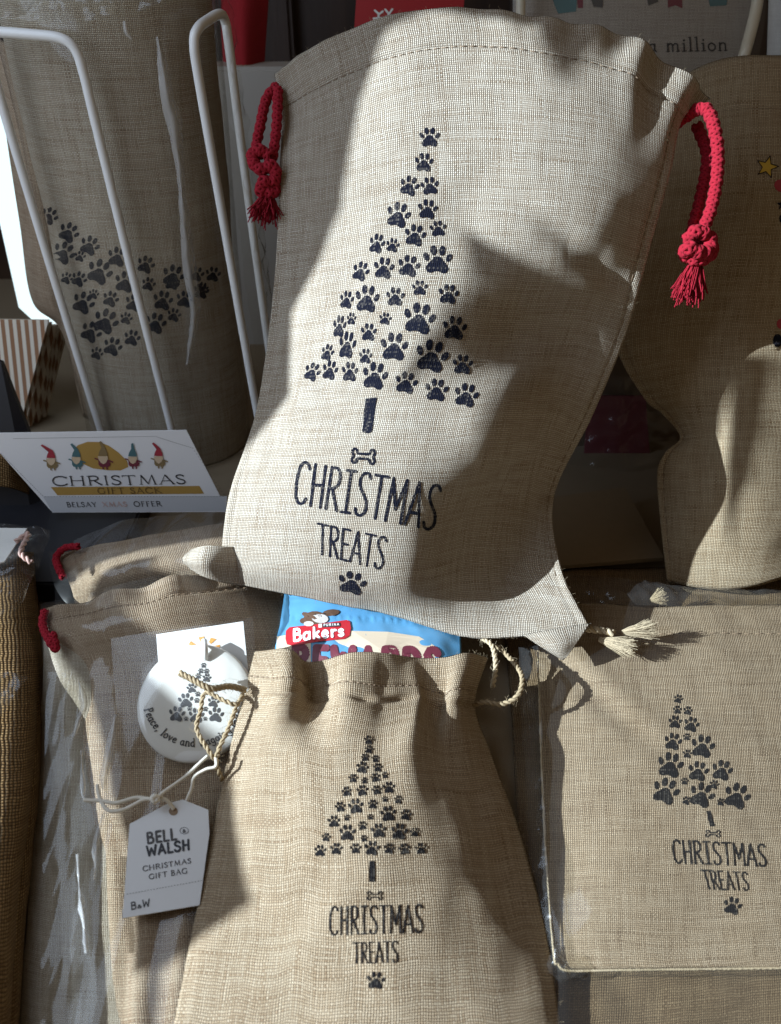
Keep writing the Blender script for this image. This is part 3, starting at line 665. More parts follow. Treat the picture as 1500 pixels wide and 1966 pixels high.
rope('twine_strand', [at(925,1225,z=.038), at(945,1240,z=.040), at(952,1280,z=.036), at(946,1320,z=.032)], .0017, M['jute_pale'], tw, 90, 2, .008, 6, fuzz=50)

# ------------------------------------------------------------------ treat pouch
pr = [[at(548,1128,z=.034),at(640,1128,z=.040),at(740,1140,z=.040),at(830,1150,z=.038),at(884,1160,z=.034)],
      [at(540,1180,z=.036),at(640,1180,z=.044),at(740,1185,z=.044),at(830,1190,z=.040),at(885,1195,z=.035)],
      [at(529,1243,z=.036),at(640,1245,z=.046),at(740,1250,z=.046),at(830,1250,z=.042),at(886,1250,z=.036)],
      [at(520,1330,z=.030),at(640,1330,z=.034),at(740,1330,z=.034),at(830,1330,z=.032),at(890,1330,z=.028)]]
g = grid(pr, 60, 70); n = normals(g); U, V_ = frac(60, 70)
g = g + n * (nz(g, 45, 1.0) * .0013 + .0005 * np.sin(V_ * 90) * gau(V_, .02, .12) + .0006 * np.sin(U * 160) * gau(V_, .36, .03))[..., None]
PS = Surf(g, coons_back(g, lambda p: np.array((0, 0, -.012)) * p))
po = thing('treat_pouch', None, 'blue foil dog treat pouch sticking out of the small bag', 'pouch')
PS.build('pouch_body', M['foil'], po)
Z3 = lambda x, y: (400 + x / 2.027, 1060 + y / 2.027)
dc = Decal(PS, Z3, .0004); dc.quadpatch((268, 330), (400, 312), (400, 470), (262, 470), 6, 6); dc.blob([(390, 320), (560, 308), (700, 312), (820, 330), (890, 372), (910, 430), (900, 470), (600, 470), (390, 470)], 5)
dc.build('cream_panel', M['beige_ink'], po)
dc = Decal(PS, Z3, .0006); text(dc, 'REWARDS', BLOCK, ((330, 372), (900, 384), (900, 480), (330, 466)), 30, .22); dc.build('maroon_lettering', M['maroon'], po)
dc = Decal(PS, Z3, .0006)
dc.blob(ell(415, 262, 44, 30, 0, 14)); dc.blob(ell(380, 245, 16, 9, .3, 8)); dc.blob(ell(478, 238, 34, 13, -.12, 10)); dc.blob(ell(372, 270, 16, 12, 0, 8))
dc.build('dog_picture', M['fur_brown'], po)
dc = Decal(PS, Z3, .0008); dc.blob(ell(436, 262, 32, 18, .1, 12)); dc.blob(ell(392, 282, 20, 10, 0, 10)); dc.build('dog_face', M['fur_grey'], po)
dc = Decal(PS, Z3, .0009); dc.blob(ell(436, 252, 8, 5, 0, 8)); dc.blob(ell(418, 246, 4, 3, 0, 6)); dc.blob(ell(452, 244, 4, 3, 0, 6)); dc.build('dog_nose', M['ink_flat'], po)
dc = Decal(PS, Z3, .0010); dc.blob([(304, 310), (318, 296), (430, 284), (540, 268), (552, 274), (556, 300), (550, 330), (530, 342), (430, 352), (330, 368), (308, 362), (302, 340)], 4); dc.build('red_badge', M['red_ink'], po)
dc = Decal(PS, Z3, .0013); text(dc, 'Bakers', BLOCK, ((332, 306), (528, 292), (530, 330), (332, 350)), 9.5, .12); dc.build('badge_lettering', M['white_ink'], po)
dc = Decal(PS, Z3, .0013); dc.quadpatch((446, 284), (514, 280), (514, 294), (446, 298), 4, 2); dc.build('badge_strip', M['ink_flat'], po)
dc = Decal(PS, Z3, .0013); dc.quadpatch((430, 285), (443, 284), (443, 298), (430, 299), 2, 2); dc.stroke([(433, 288), (440, 295)], 2.5)
dc.off = .0015; text(dc, 'PURINA', BLOCK, ((450, 286), (510, 283), (510, 291), (450, 294)), 1.8, .3); dc.build('strip_lettering', M['white_ink'], po)

# ================================================================== PACKED BAG ON THE RIGHT
def rowz(pts): return [at(x, y, z=z) for x, y, z in pts]
rp_rows = [rowz([(1014,1168,0.011),(1132,1158,0.019),(1264,1163,0.021),(1500,1162,0.021),(1680,1170,0.013)]),
           rowz([(1031,1250,0.011),(1140,1250,0.021),(1280,1250,0.023),(1500,1250,0.023),(1700,1250,0.013)]),
           rowz([(1036,1420,0.011),(1150,1420,0.020),(1300,1420,0.023),(1510,1420,0.022),(1740,1420,0.013)]),
           rowz([(1046,1640,0.011),(1160,1640,0.019),(1310,1640,0.021),(1530,1640,0.020),(1780,1640,0.013)]),
           rowz([(1062,1826,0.011),(1170,1830,0.016),(1320,1830,0.017),(1550,1830,0.017),(1800,1830,0.013)]),
           rowz([(1088,1866,0.011),(1180,1864,0.013),(1330,1862,0.013),(1560,1860,0.013),(1810,1858,0.013)])]
g = grid(rp_rows, 150, 130); n = normals(g); U, V_ = frac(150, 130)
d = nz(g, 20, 4.0) * .0016 + .0020 * gau(V_ - .55 * U, .12, .035) * gau(U, .2, .25) - .0018 * gau(V_ - .5 * U, .19, .03) * gau(U, .25, .3) - .0008 * gau(V_, .135, .008)
g = g + n * (d * (np.clip(np.minimum(U, 1 - U) * 25, 0, 1)))[..., None]
RPS = Surf(g, coons_back(g, lambda p: np.array((0, 0, -.008)) * p))
rp = thing('packed_bag', None, 'flat linen bag with paw print tree sealed in clear film, lying at the right', 'bag')
RPS.build('bag_body', M['linen_fine'], rp)
seamline(RPS, 'hem_stitching', 20, .00028, M['seam'], rp, .0003)
Z5 = lambda x, y: (980 + x / 2.885, 1060 + y / 2.885)
Z6 = lambda x, y: (980 + x / 2.885, 1440 + y / 2.885)
dc = Decal(RPS, Z5)
for x, y, s_, r_ in [(930,815,54,15),(925,875,52,0),(983,880,54,10),(912,943,78,5),(1003,957,92,15),(900,1052,104,12),(978,1025,44,5),(1065,1078,140,12),(980,1119,54,5),(885,1182,154,12)]: paw(dc, x, y, s_, r_)
dc.T = Z6
for x, y, s_, r_ in [(1040,120,122,12),(1172,115,124,14),(965,175,44,5),(860,230,158,20),(1128,193,56,15),(975,282,52,20),(1060,252,150,20),(1165,290,48,10),(1255,257,154,20)]: paw(dc, x, y, s_, r_)
dc.quadpatch((1085, 340), (1109, 339), (1133, 424), (1105, 426), 2, 6); dc.build('paw_tree_print', M['ink_black'], rp)
dc = Decal(RPS, Z6); paw(dc, 1230, 865, 108, 15); dc.build('paw_print', M['ink_black'], rp)
dc = Decal(RPS, Z6); bone(dc, 1122, 465, 78, 36, 2, 7)
text(dc, 'CHRISTMAS', HAND, ((893, 500), (1408, 527), (1420, 646), (908, 626)), 10.5, .10)
text(dc, 'TREATS', HAND, ((1054, 667), (1310, 681), (1322, 779), (1086, 772)), 8.5, .10); dc.build('lettering', M['ink_black'], rp)
def film(name, ctrl, nr, nc, parent, mat, amp=.002, scale=30, seed=0.0, ridge=True):
    g = grid(ctrl, nr, nc); n = normals(g); gs = g.copy()
    if mat is not M['film_hazy']: gs[..., 1] *= .22; gs[..., 2] *= .4
    q = nz(gs, scale, seed)
    if ridge: q = .5 - np.abs(q) * 1.6
    g = g + n * (q * amp)[..., None]
    s_ = Surf(g); s_.build(name, mat, parent); return s_
film('clear_film', [rowz([(985,1130,.012),(1130,1105,.026),(1300,1125,.033),(1500,1135,.033),(1690,1140,.02)]),
                    rowz([(1000,1250,.014),(1140,1240,.033),(1300,1240,.035),(1500,1240,.035),(1720,1250,.02)]),
                    rowz([(1010,1450,.014),(1150,1450,.031),(1300,1450,.034),(1510,1450,.034),(1760,1450,.02)]),
                    rowz([(1030,1700,.014),(1160,1700,.029),(1310,1700,.031),(1530,1700,.031),(1800,1700,.02)]),
                    rowz([(1052,1850,.012),(1170,1856,.016),(1320,1856,.016),(1550,1856,.016),(1810,1856,.015)]),
                    rowz([(1060,1880,.010),(1180,1874,.011),(1330,1872,.011),(1560,1870,.011),(1820,1868,.011)])], 110, 90, rp, M['film'], .0016, 26, 1.0)
film('film_edge', [rowz([(996,1240,.016),(1014,1240,.020),(1034,1240,.026)]), rowz([(1004,1420,.014),(1020,1420,.019),(1040,1420,.024)]), rowz([(1018,1640,.014),(1032,1640,.018),(1050,1640,.022)]), rowz([(1040,1800,.013),(1050,1800,.016),(1064,1800,.019)]), rowz([(1056,1872,.011),(1064,1868,.013),(1082,1866,.015)])], 130, 16, rp, M['film_hazy'], .0022, 55, 21.0)
film('film_edge', [rowz([(1080,1100,.026),(1200,1112,.030),(1350,1128,.032),(1520,1132,.030)]), rowz([(1090,1130,.028),(1210,1138,.034),(1350,1144,.036),(1520,1146,.034)]), rowz([(1110,1158,.024),(1220,1162,.028),(1350,1164,.029),(1520,1163,.028)])], 20, 130, rp, M['film_hazy'], .0026, 50, 22.0)
film('film_corner', [rowz([(1058,1838,.018),(1068,1836,.022),(1082,1846,.018)]), rowz([(1056,1858,.016),(1070,1856,.024),(1100,1866,.018)]), rowz([(1060,1884,.010),(1080,1882,.013),(1130,1876,.012)])], 26, 26, rp, M['film_hazy'], .004, 90, 23.0)
rope('edge_cord', rowz([(1033,1252,.018),(1038,1420,.018),(1048,1640,.018),(1063,1826,.016)]) + rowz([(1072,1852,.015),(1092,1864,.014),(1180,1863,.015),(1330,1861,.015),(1560,1858,.015)]), .0006, M['jute_pale'], rp, 260, 2, .003, 5)['label'] = 'pale stitched edge of the bag'
tw = rope('drawstring', [at(1020,1225,z=.030), at(1080,1205,z=.034), at(1150,1210,z=.040), at(1178,1216,z=.042)], .0026, M['jute_pale'], rp, 90, 2, .009, 6, fuzz=40)
tassel('frayed_end', at(1150, 1228, z=.036), at(1210, 1244, z=.038) - at(1150, 1228, z=.036), .024, .0045, M['jute_pale'], tw, 260, .00015)
tassel('frayed_end', at(1195, 1214, z=.038), at(1250, 1208, z=.042) - at(1195, 1214, z=.038), .022, .0045, M['jute_pale'], tw, 260, .00015)
tassel('frayed_end', at(1250, 1152, z=.026), at(1280, 1142, z=.028) - at(1250, 1152, z=.026), .010, .004, M['jute_pale'], tw, 260, .00015)

# sack lying under the packed bag
g = grid([rowz([(960,1090,.010),(1200,1080,.012),(1500,1080,.012),(1700,1080,.010)]), rowz([(985,1400,.010),(1200,1400,.013),(1500,1400,.013),(1750,1400,.010)]),
          rowz([(1000,1800,.010),(1250,1800,.012),(1500,1800,.012),(1800,1800,.010)]), rowz([(1010,2120,.009),(1250,2120,.010),(1500,2120,.010),(1850,2120,.010)])], 90, 80)
n = normals(g); g = g + n * (nz(g, 22, 7.0) * .0030 - .006)[..., None]
us = thing('folded_sack', None, 'linen sack coloured dark brown for shade, spread flat beneath the film wrapped bag at right', 'sack')
Surf(g, coons_back(g, lambda p: np.array((0, 0, -.008)) * p)).build('sack_body', M['linen_shaded'], us)
film('clear_film', [rowz([(950,1400,.013),(1100,1400,.014),(1300,1400,.014),(1700,1400,.013)]), rowz([(985,1700,.013),(1120,1700,.015),(1350,1700,.015),(1700,1700,.014)]),
                    rowz([(1000,2120,.012),(1120,2120,.013),(1350,2120,.013),(1700,2120,.012)])], 60, 60, us, M['film_stiff'], .002, 22, 3.0)

# ================================================================== PACKED SACK ON THE LEFT
lz = [(1105,.062),(1180,.058),(1260,.047),(1360,.035),(1500,.025),(1700,.020),(1966,.016),(2140,.014)]
def zl(py): return float(np.interp(py, [a for a, b in lz], [b for a, b in lz]))
def lrow(py, xs, dz=0.0, tilt=0.0): return [at(x, py + tilt * (x - xs[0]), z=max(.006, (zl(py) + dz * (0 if k in (0, len(xs) - 1) else 1) - (.010 if k == 0 else 0)) * (1, 1, 1, .95, .6, .35)[k])) for k, x in enumerate(xs)]
ls = thing('packed_sack', None, 'large linen sack with red cord sealed in clear film, lying at the left', 'sack')
g = grid([[at(82,1168,z=.056), at(170,1150,z=.066), at(262,1127,z=.070), at(358,1104,z=.064), at(480,1095,z=.040), at(600,1090,z=.012)],
          [at(96,1215,z=.050), at(190,1200,z=.066), at(280,1185,z=.070), at(370,1170,z=.064), at(490,1165,z=.040), at(600,1160,z=.012)],
          lrow(1280, [128,220,310,400,520,660], .003), lrow(1380, [138,230,320,410,530,670], .003), lrow(1600, [160,240,330,420,540,700], .002),
          lrow(1776, [175,250,340,430,550,710], .002), lrow(1963, [194,260,350,440,560,720], .001), lrow(2140, [210,270,360,450,570,730])], 190, 110)
n = normals(g); U, V_ = frac(190, 110)
d = nz(g, 15, 12.0) * .003 + .0016 * np.sin(U * 40 + 3 * np.sin(V_ * 7)) * np.clip((V_ - .35) * 3, 0, 1) * .9 + .003 * np.sin(U * 26) * gau(V_, .02, .05) - .0012 * gau(V_, .075, .006)
g = g + n * (d * np.clip(np.minimum(U, 1 - U) * 20, 0.1, 1))[..., None]
LSS = Surf(g, coons_back(g, lambda p: np.array((0, 0, -.012)) * p)); LSS.build('sack_body', M['linen_warm'], ls)
seamline(LSS, 'hem_stitching', 15, .0003, M['seam'], ls, .0004)
g = grid([[at(84,1180,z=.050), at(105,1200,z=.050), at(150,1210,z=.052), at(220,1220,z=.052)], [at(80,1330,z=.028), at(105,1330,z=.034), at(145,1330,z=.034), at(210,1330,z=.034)],
          [at(72,1460,z=.014), at(100,1460,z=.021), at(150,1460,z=.022), at(215,1460,z=.022)], [at(53,1720,z=.010), at(90,1720,z=.017), at(150,1720,z=.017), at(230,1720,z=.016)],
          [at(37,1966,z=.008), at(80,1966,z=.014), at(150,1966,z=.014), at(240,1966,z=.013)], [at(25,2140,z=.008), at(80,2140,z=.012), at(150,2140,z=.012), at(250,2140,z=.011)]], 130, 50)
n = normals(g); g = g + n * (nz(g, 22, 8.0) * .0012)[..., None]
Surf(g, coons_back(g, lambda p: np.array((0, 0, -.006)) * p)).build('back_panel', M['linen_lining'], ls)['label'] = 'paler back of the sack showing along the left edge'
rope('drawcord', [at(86,1172,z=.060), at(82,1200,z=.056), at(96,1232,z=.055), at(108,1245,z=.052), at(100,1215,z=.058)], .0028, M['red_cord'], ls, 120, 8, .010, 5, braid=True)
film('clear_film', [[at(78,1160,z=.060), at(170,1140,z=.074), at(262,1116,z=.078), at(360,1094,z=.070), at(480,1088,z=.046), at(600,1085,z=.016)],
                    [at(80,1215,z=.052), at(180,1200,z=.073), at(280,1185,z=.077), at(370,1170,z=.070), at(490,1160,z=.046), at(600,1160,z=.016)],
                    lrow(1280, [84,180,290,400,520,640], .008), lrow(1400, [78,180,290,410,530,650], .008), lrow(1600, [70,170,290,420,540,660], .008), lrow(1800, [60,160,290,430,550,680], .008), lrow(2140, [50,160,290,450,570,700], .008)], 150, 110, ls, M['film'], .0022, 30, 6.0)
film('film_seam', [[at(92,1290,z=.052), at(118,1290,z=.056), at(140,1290,z=.056)], [at(86,1450,z=.034), at(125,1450,z=.038), at(160,1450,z=.036)], [at(84,1620,z=.026), at(125,1620,z=.030), at(168,1620,z=.029)],
                   [at(80,1800,z=.022), at(130,1800,z=.026), at(180,1800,z=.025)], [at(80,2140,z=.018), at(140,2140,z=.021), at(200,2140,z=.02)]], 120, 26, ls, M['film'], .0022, 60, 2.0)

def glare_crease(pts, wd, parent, seed):  # raised film strips with the glare put into their pale colour
    film('crease_glare', [[at(x - w_ / 2, y, z=zl(y) + .010), at(x, y, z=zl(y) + .0135), at(x + w_ / 2, y, z=zl(y) + .010)] for (x, y), w_ in zip(pts, wd)], 70, 10, parent, M['film_glare'], .0016, 110, seed)
glare_crease([(150, 1305), (158, 1335), (162, 1356), (150, 1385), (142, 1415)], [3, 12, 15, 9, 2], ls, 51.0)
glare_crease([(222, 1372), (216, 1410), (208, 1450), (200, 1490), (198, 1516)], [3, 11, 14, 12, 2], ls, 52.0)
glare_crease([(156, 1440), (157, 1475), (159, 1505), (161, 1535)], [2, 6, 9, 3], ls, 53.0)
glare_crease([(200, 1560), (188, 1600), (184, 1640), (180, 1690)], [2, 9, 12, 2], ls, 54.0)
glare_crease([(148, 1640), (152, 1700), (160, 1770), (166, 1830)], [2, 7, 10, 2], ls, 56.0)

# ------------------------------------------------------------------ ornament with its card
OP = Plane(at(374, 1454, z=.034).y, .034, at(374, 1241, z=.070).y, .070)
orn = thing('ornament', None, 'round white ceramic hanging ornament with a paw print tree and curved lettering', 'ornament')
oc = OP.at(374, 1347, .006); e1 = Vector((1, 0, 0)); en = OP.n; e2 = en.cross(e1)
orad = (OP.at(487, 1347, .006) - OP.at(261, 1347, .006)).length / 2
V, F = [], []; prof = [(0, .0), (.5, .0), (.86, -.0002), (.95, -.0008), (.985, -.0018), (1.0, -.0035), (.985, -.0050), (.9, -.0056), (0, -.0056)]
ns = 72; V.append(oc)
for r_, zz in prof[1:-1]:
    for k in range(ns): a = 2 * math.pi * k / ns; V.append(oc + (e1 * math.cos(a) + e2 * math.sin(a)) * orad * r_ + en * zz)
V.append(oc + en * prof[-1][1])
for k in range(ns): F.append((0, 1 + k, 1 + (k + 1) % ns))
for q in range(len(prof) - 3):
    for k in range(ns): a = 1 + q * ns + k; b = 1 + q * ns + (k + 1) % ns; F.append((a, a + ns, b + ns, b))
for k in range(ns): F.append((len(V) - 1, 1 + (len(prof) - 3) * ns + (k + 1) % ns, 1 + (len(prof) - 3) * ns + k))
mesh('disc', V, F, M['ceramic'], orn)
OS = PlaneSurf(oc, en); Z1 = lambda x, y: (x / 2.679, 980 + y / 2.679)
dc = Decal(OS, Z1, .0003)
for x, y, s_, r_ in [(1047,797,30,0),(1033,826,30,-5),(1062,827,30,8),(1020,852,32,0),(1063,862,48,8),(985,915,54,-8),(1017,945,30,0),(955,978,82,-5),(1012,978,30,0),(1098,985,64,10),(910,1048,88,8),(975,1020,26,0),(1057,1022,28,5),(958,1072,26,0),(1010,1055,84,5),(1056,1072,24,0),(1110,1052,84,8),(1070,930,44,5)]: paw(dc, x, y, s_, r_)
dc.build('paw_tree_print', M['ink_flat'], orn)
dc = Decal(OS, Z1, .0003)
def arc(u, v):
    a = R(167 - 150 * u); r_ = 266 - v * 40
    return (1000 + r_ * math.cos(a), 968 + r_ * math.sin(a) * .93)
text(dc, 'Peace, love and wagging tails', LOW, None, 6.0, .10, arc); dc.build('lettering', M['ink_flat'], orn)
dc = Decal(OS, Z1, .0002); dc.blob(ell(1056, 757, 17, 12, 0, 12)); dc.build('hole', M['ink_soft'], orn)
rb = [OP.at(x / 2.679, 980 + y / 2.679, h) for x, y, h in [(1056, 764, .0063), (1054, 735, .009), (1052, 700, .010), (1050, 672, .006)]]
tube('ribbon', rb, lambda t: .0022, M['white_ink'], orn, 20, 8)
cdn = OP.n
cp = [OP.at(x, y, -.002) for x, y in ((300, 1218), (467, 1193), (490, 1425), (317, 1453))]
cd = thing('ornament_card', None, 'white backing card with an orange sun mark behind the round ornament', 'card')
slab('card', cp, cdn, .0006, M['card'], cd)
CS = PlaneSurf(OP.at(390, 1230, -.002), cdn); dc = Decal(CS, Z1, .0003)
for q in [[(970, 690), (982, 672), (1012, 692), (1000, 700)], [(1022, 652), (1052, 648), (1047, 676), (1030, 678)], [(1085, 655), (1114, 662), (1085, 688), (1075, 678)], [(1092, 700), (1130, 690), (1134, 708), (1104, 708)]]: dc.blob(q)
dc.stroke([(1016, 706), (1034, 694), (1056, 690), (1080, 700)], 9, sm=True); dc.build('sun_mark', M['orange'], cd)
film('film_pouch', [[OP.at(213, 1226, .004), OP.at(300, 1212, .006), OP.at(400, 1198, .008), OP.at(486, 1185, .004)], [OP.at(218, 1290, .004), OP.at(300, 1290, .010), OP.at(400, 1285, .011), OP.at(492, 1270, .005)],
                    [OP.at(226, 1380, .004), OP.at(310, 1380, .010), OP.at(410, 1380, .011), OP.at(500, 1360, .005)], [OP.at(236, 1478, .002), OP.at(320, 1476, .003), OP.at(420, 1472, .003), OP.at(510, 1460, .002)]], 60, 60, cd, M['film_stiff'], .0012, 40, 9.0)

# ------------------------------------------------------------------ swing tag
TP = Plane(at(320, 1763, z=.030).y, .030, at(320, 1534, z=.042).y, .042)
tg = thing('swing_tag', None, 'white cardboard swing tag with cut corners tied on by a cotton string', 'tag')
slab('tag_card', [TP.at(x, y) for x, y in ((235, 1763), (383, 1738), (402, 1600), (400, 1555), (351, 1535), (322, 1543), (249, 1582))], TP.n, .0007, M['card'], tg)
TS = PlaneSurf(TP.at(320, 1650), TP.n); Z2 = lambda x, y: (x / 2.679, 1440 + y / 2.679)
dc = Decal(TS, Z2, .0002); text(dc, 'BELL', BLOCK, ((752, 430), (905, 405), (910, 460), (757, 482)), 12, .12); dc.build('upper_lettering', M['ink_soft'], tg)
dc = Decal(TS, Z2, .0002); text(dc, 'WALSH', BLOCK, ((752, 498), (975, 462), (977, 512), (756, 546)), 12, .10)
text(dc, 'CHRISTMAS', ROMAN, ((733, 600), (983, 558), (984, 582), (735, 625)), 4.4, .10)
text(dc, 'GIFT BAG', ROMAN, ((765, 642), (963, 608), (965, 634), (767, 666)), 4.4, .10)
text(dc, 'B', BLOCK, ((672, 786), (702, 782), (702, 818), (674, 822)), 6); text(dc, '&', BLOCK, ((706, 796), (728, 792), (730, 812), (708, 816)), 4); text(dc, 'W', BLOCK, ((732, 774), (770, 768), (772, 804), (734, 810)), 6)
dc.stroke([(928 + 22 * math.cos(t) + 20, 416 + 17 * math.sin(t)) for t in np.linspace(0, 6.283, 13)], 2.5, sm=True); text(dc, '&', BLOCK, ((938, 408), (956, 406), (957, 424), (939, 426)), 3.5)
for k in range(26):
    x = 652 + k * 15.2; y = 743 - (x - 652) * .182; dc.stroke([(x, y), (x + 8, y - 1.5)], 2.2, cap=False)
dc.build('lettering', M['ink_flat'], tg)
dc = Decal(TS, Z2, .00025); dc.blob(ell(892, 316, 23, 22, 0, 16)); dc.build('hole', M['seam'], tg)
tube('tag_string', [TP.at(x / 2.679, 1440 + y / 2.679, h) for x, y, h in [(895, 305, .001), (860, 262, .005), (820, 245, .006), (790, 255, .007), (700, 245, .006), (600, 272, .006), (520, 262, .006), (430, 258, .006)]], .0011, M['string'], tg, 80, 6)
tube('tag_string', [TP.at(x / 2.679, 1440 + y / 2.679, h) for x, y, h in [(500, 180, .006), (515, 250, .006), (560, 312, .006), (640, 305, .006), (740, 255, .007), (800, 250, .008), (850, 210, .008), (950, 140, .008), (1020, 75, .010), (1070, 30, .010)]], .0011, M['string'], tg, 80, 6)
tube('tag_string', [TP.at(x / 2.679, 1440 + y / 2.679, h) for x, y, h in [(960, 258, .002), (985, 200, .006), (1000, 140, .009), (1060, 100, .010), (1110, 85, .010), (1112, 40, .012)]], .0010, M['string'], tg, 60, 6)
tube('string_knot', [TP.at(x / 2.679, 1440 + y / 2.679, h) for x, y, h in [(780, 248, .007), (795, 235, .010), (812, 250, .010), (796, 268, .010), (782, 250, .011), (800, 240, .011), (815, 262, .008)]], .0013, M['string'], tg, 50, 6)

# ================================================================== FOLDED SACK BEHIND, ON THE LEFT
bs = thing('wrapped_sack', None, 'folded linen sack in clear film below the price card', 'sack')
g = grid([rowz([(112,1065,.040),(220,1040,.050),(330,1020,.052),(430,1005,.050),(560,1000,.04)]), rowz([(118,1090,.040),(230,1075,.056),(340,1055,.058),(440,1040,.056),(570,1030,.04)]),
          rowz([(132,1120,.036),(240,1105,.056),(350,1085,.060),(450,1075,.058),(580,1070,.04)]), rowz([(146,1165,.026),(250,1160,.030),(360,1150,.03),(460,1140,.03),(600,1130,.03)])], 60, 80)
n = normals(g); g = g + n * (nz(g, 24, 1.0) * .0015)[..., None]
Surf(g, coons_back(g, lambda p: np.array((0, 0, -.04)) * p)).build('sack_body', M['linen_warm'], bs)
rope('drawcord', [at(152,1049,z=.052), at(125,1052,z=.050), at(108,1070,z=.046), at(112,1090,z=.046), at(122,1110,z=.042)], .0028, M['red_cord'], bs, 120, 8, .010, 5, braid=True)
film('clear_film', [rowz([(92,1060,.03),(200,1010,.045),(330,990,.05),(430,985,.05),(560,985,.04)]), rowz([(95,1090,.04),(220,1060,.062),(330,1040,.064),(440,1022,.062),(570,1015,.04)]),
                    rowz([(104,1130,.036),(230,1100,.062),(340,1080,.066),(450,1070,.064),(580,1060,.04)]), rowz([(104,1180,.026),(250,1165,.034),(360,1155,.034),(460,1145,.034),(600,1135,.03)])], 70, 70, bs, M['film_stiff'], .003, 30, 4.0)

# ------------------------------------------------------------------ price card
CP_ = Plane(.553, .03, .562, .14); pn = CP_.n; P4 = [CP_.at(*q) for q in ((-34, 832), (358, 826), (438, 983), (101, 984))]
sg = thing('price_card', None, 'white printed gift sack price card with five little gnomes, standing at left', 'sign')
slab('card', P4, pn, .0009, M['card_sign'], sg)
PSF = PlaneSurf(P4[0], pn); ZS = lambda x, y: (x / 2.679, 540 + y / 2.679)
dc = Decal(PSF, ZS, .0002); dc.quadpatch((222, 1106), (1168, 1104), (1164, 1180), (268, 1186), 4, 2); dc.build('lower_band', M['grey_band'], sg)
dc = Decal(PSF, ZS, .0002); dc.blob([(375, 880), (400, 843), (450, 825), (510, 826), (560, 845), (610, 880), (655, 925), (660, 955), (620, 972), (560, 972), (480, 962), (420, 935), (385, 905)], 2); dc.build('gold_disc', M['gold'], sg); dc = Decal(PSF, ZS, .0002)
dc.quadpatch((262, 1058), (1026, 1052), (1050, 1092), (296, 1100), 4, 1); dc.build('gold_strip', M['gold'], sg)
dc = Decal(PSF, ZS, .0004); text(dc, 'CHRISTMAS', ROMAN, ((262, 1004), (950, 994), (962, 1040), (270, 1050)), 6.4, .06)
text(dc, 'BELSAY', ROMAN, ((340, 1136), (494, 1135), (500, 1158), (346, 1160)), 4, .1); text(dc, 'OFFER', ROMAN, ((684, 1132), (828, 1131), (834, 1155), (690, 1157)), 4.4, .1)
for k in range(70):
    x = 70 + k * 10.6; dc.stroke([(x, 808 - k * .17), (x + 5.5, 808 - k * .17)], 2.0, cap=False)
for k in range(34):
    t = k / 34; x, y = 812 + (990 - 812) * min(t * 2, 1), 800 + (855 - 800) * min(t * 2, 1)
    if t >= .5: q = (t - .5) * 2; x, y = 990 + (1160 - 990) * q, 855 + (1106 - 855) * q
    dc.stroke([(x, y), (x + 4, y + 4)], 2.0, cap=False)
for k in range(26):
    t = k / 26; dc.stroke([(5 + 220 * t, 885 + 222 * t), (9 + 220 * t, 889 + 222 * t)], 2.0, cap=False)
for k in range(60): dc.stroke([(230 + k * 15.5, 1106), (237 + k * 15.5, 1106)], 1.8, cap=False)
dc.build('lettering', M['ink_flat'], sg)
dc = Decal(PSF, ZS, .0005); text(dc, 'GIFT SACK', ROMAN, ((498, 1062), (826, 1060), (834, 1088), (504, 1091)), 5, .12); dc.build('gold_lettering', M['gold_dark'], sg)
dc = Decal(PSF, ZS, .0005); text(dc, 'XMAS', ROMAN, ((524, 1135), (650, 1133), (656, 1156), (530, 1158)), 4.4, .1); dc.build('pink_lettering', M['pink'], sg)
def gnome(cx, cy, sc, lean, hat, body):
    hatp = [(-26, -14), (-22, -34), (-8, -60), (lean - 10, -92), (lean + 2, -98), (12, -62), (26, -30), (28, -12)]
    dc = Decal(PSF, ZS, .0006); dc.blob([(cx + x * sc, cy + y * sc) for x, y in hatp]); dc.build('gnome_hat', M[hat], sg)
    dc = Decal(PSF, ZS, .0006); dc.blob([(cx + x * sc, cy + y * sc) for x, y in [(-26, 6), (28, 6), (44, 30), (40, 44), (30, 50), (-14, 50), (-24, 38)]])
    for q in (0, 22): dc.stroke([(cx + q * sc, cy + 48 * sc), (cx + (q + 3) * sc, cy + 62 * sc)], 8 * sc)
    dc.stroke([(cx + 30 * sc, cy + 12 * sc), (cx + 56 * sc, cy + 22 * sc)], 8 * sc); dc.stroke([(cx - 24 * sc, cy + 8 * sc), (cx - 44 * sc, cy + 2 * sc)], 8 * sc); dc.build('gnome_body', M[body], sg)
    dc = Decal(PSF, ZS, .0008); dc.blob([(cx + x * sc, cy + y * sc) for x, y in [(-28, -12), (28, -12), (30, 4), (20, 24), (4, 34), (-10, 26), (-24, 6)]]); dc.build('gnome_beard', M['skin'], sg)
for a in [(262, 918, .82, -54, 'crimson', 'olive'), (392, 912, .82, -26, 'teal', 'teal'), (530, 908, .9, -12, 'olive', 'maroon'), (682, 910, .82, 2, 'teal', 'maroon'), (815, 908, .82, -30, 'crimson', 'olive')]: gnome(*a)

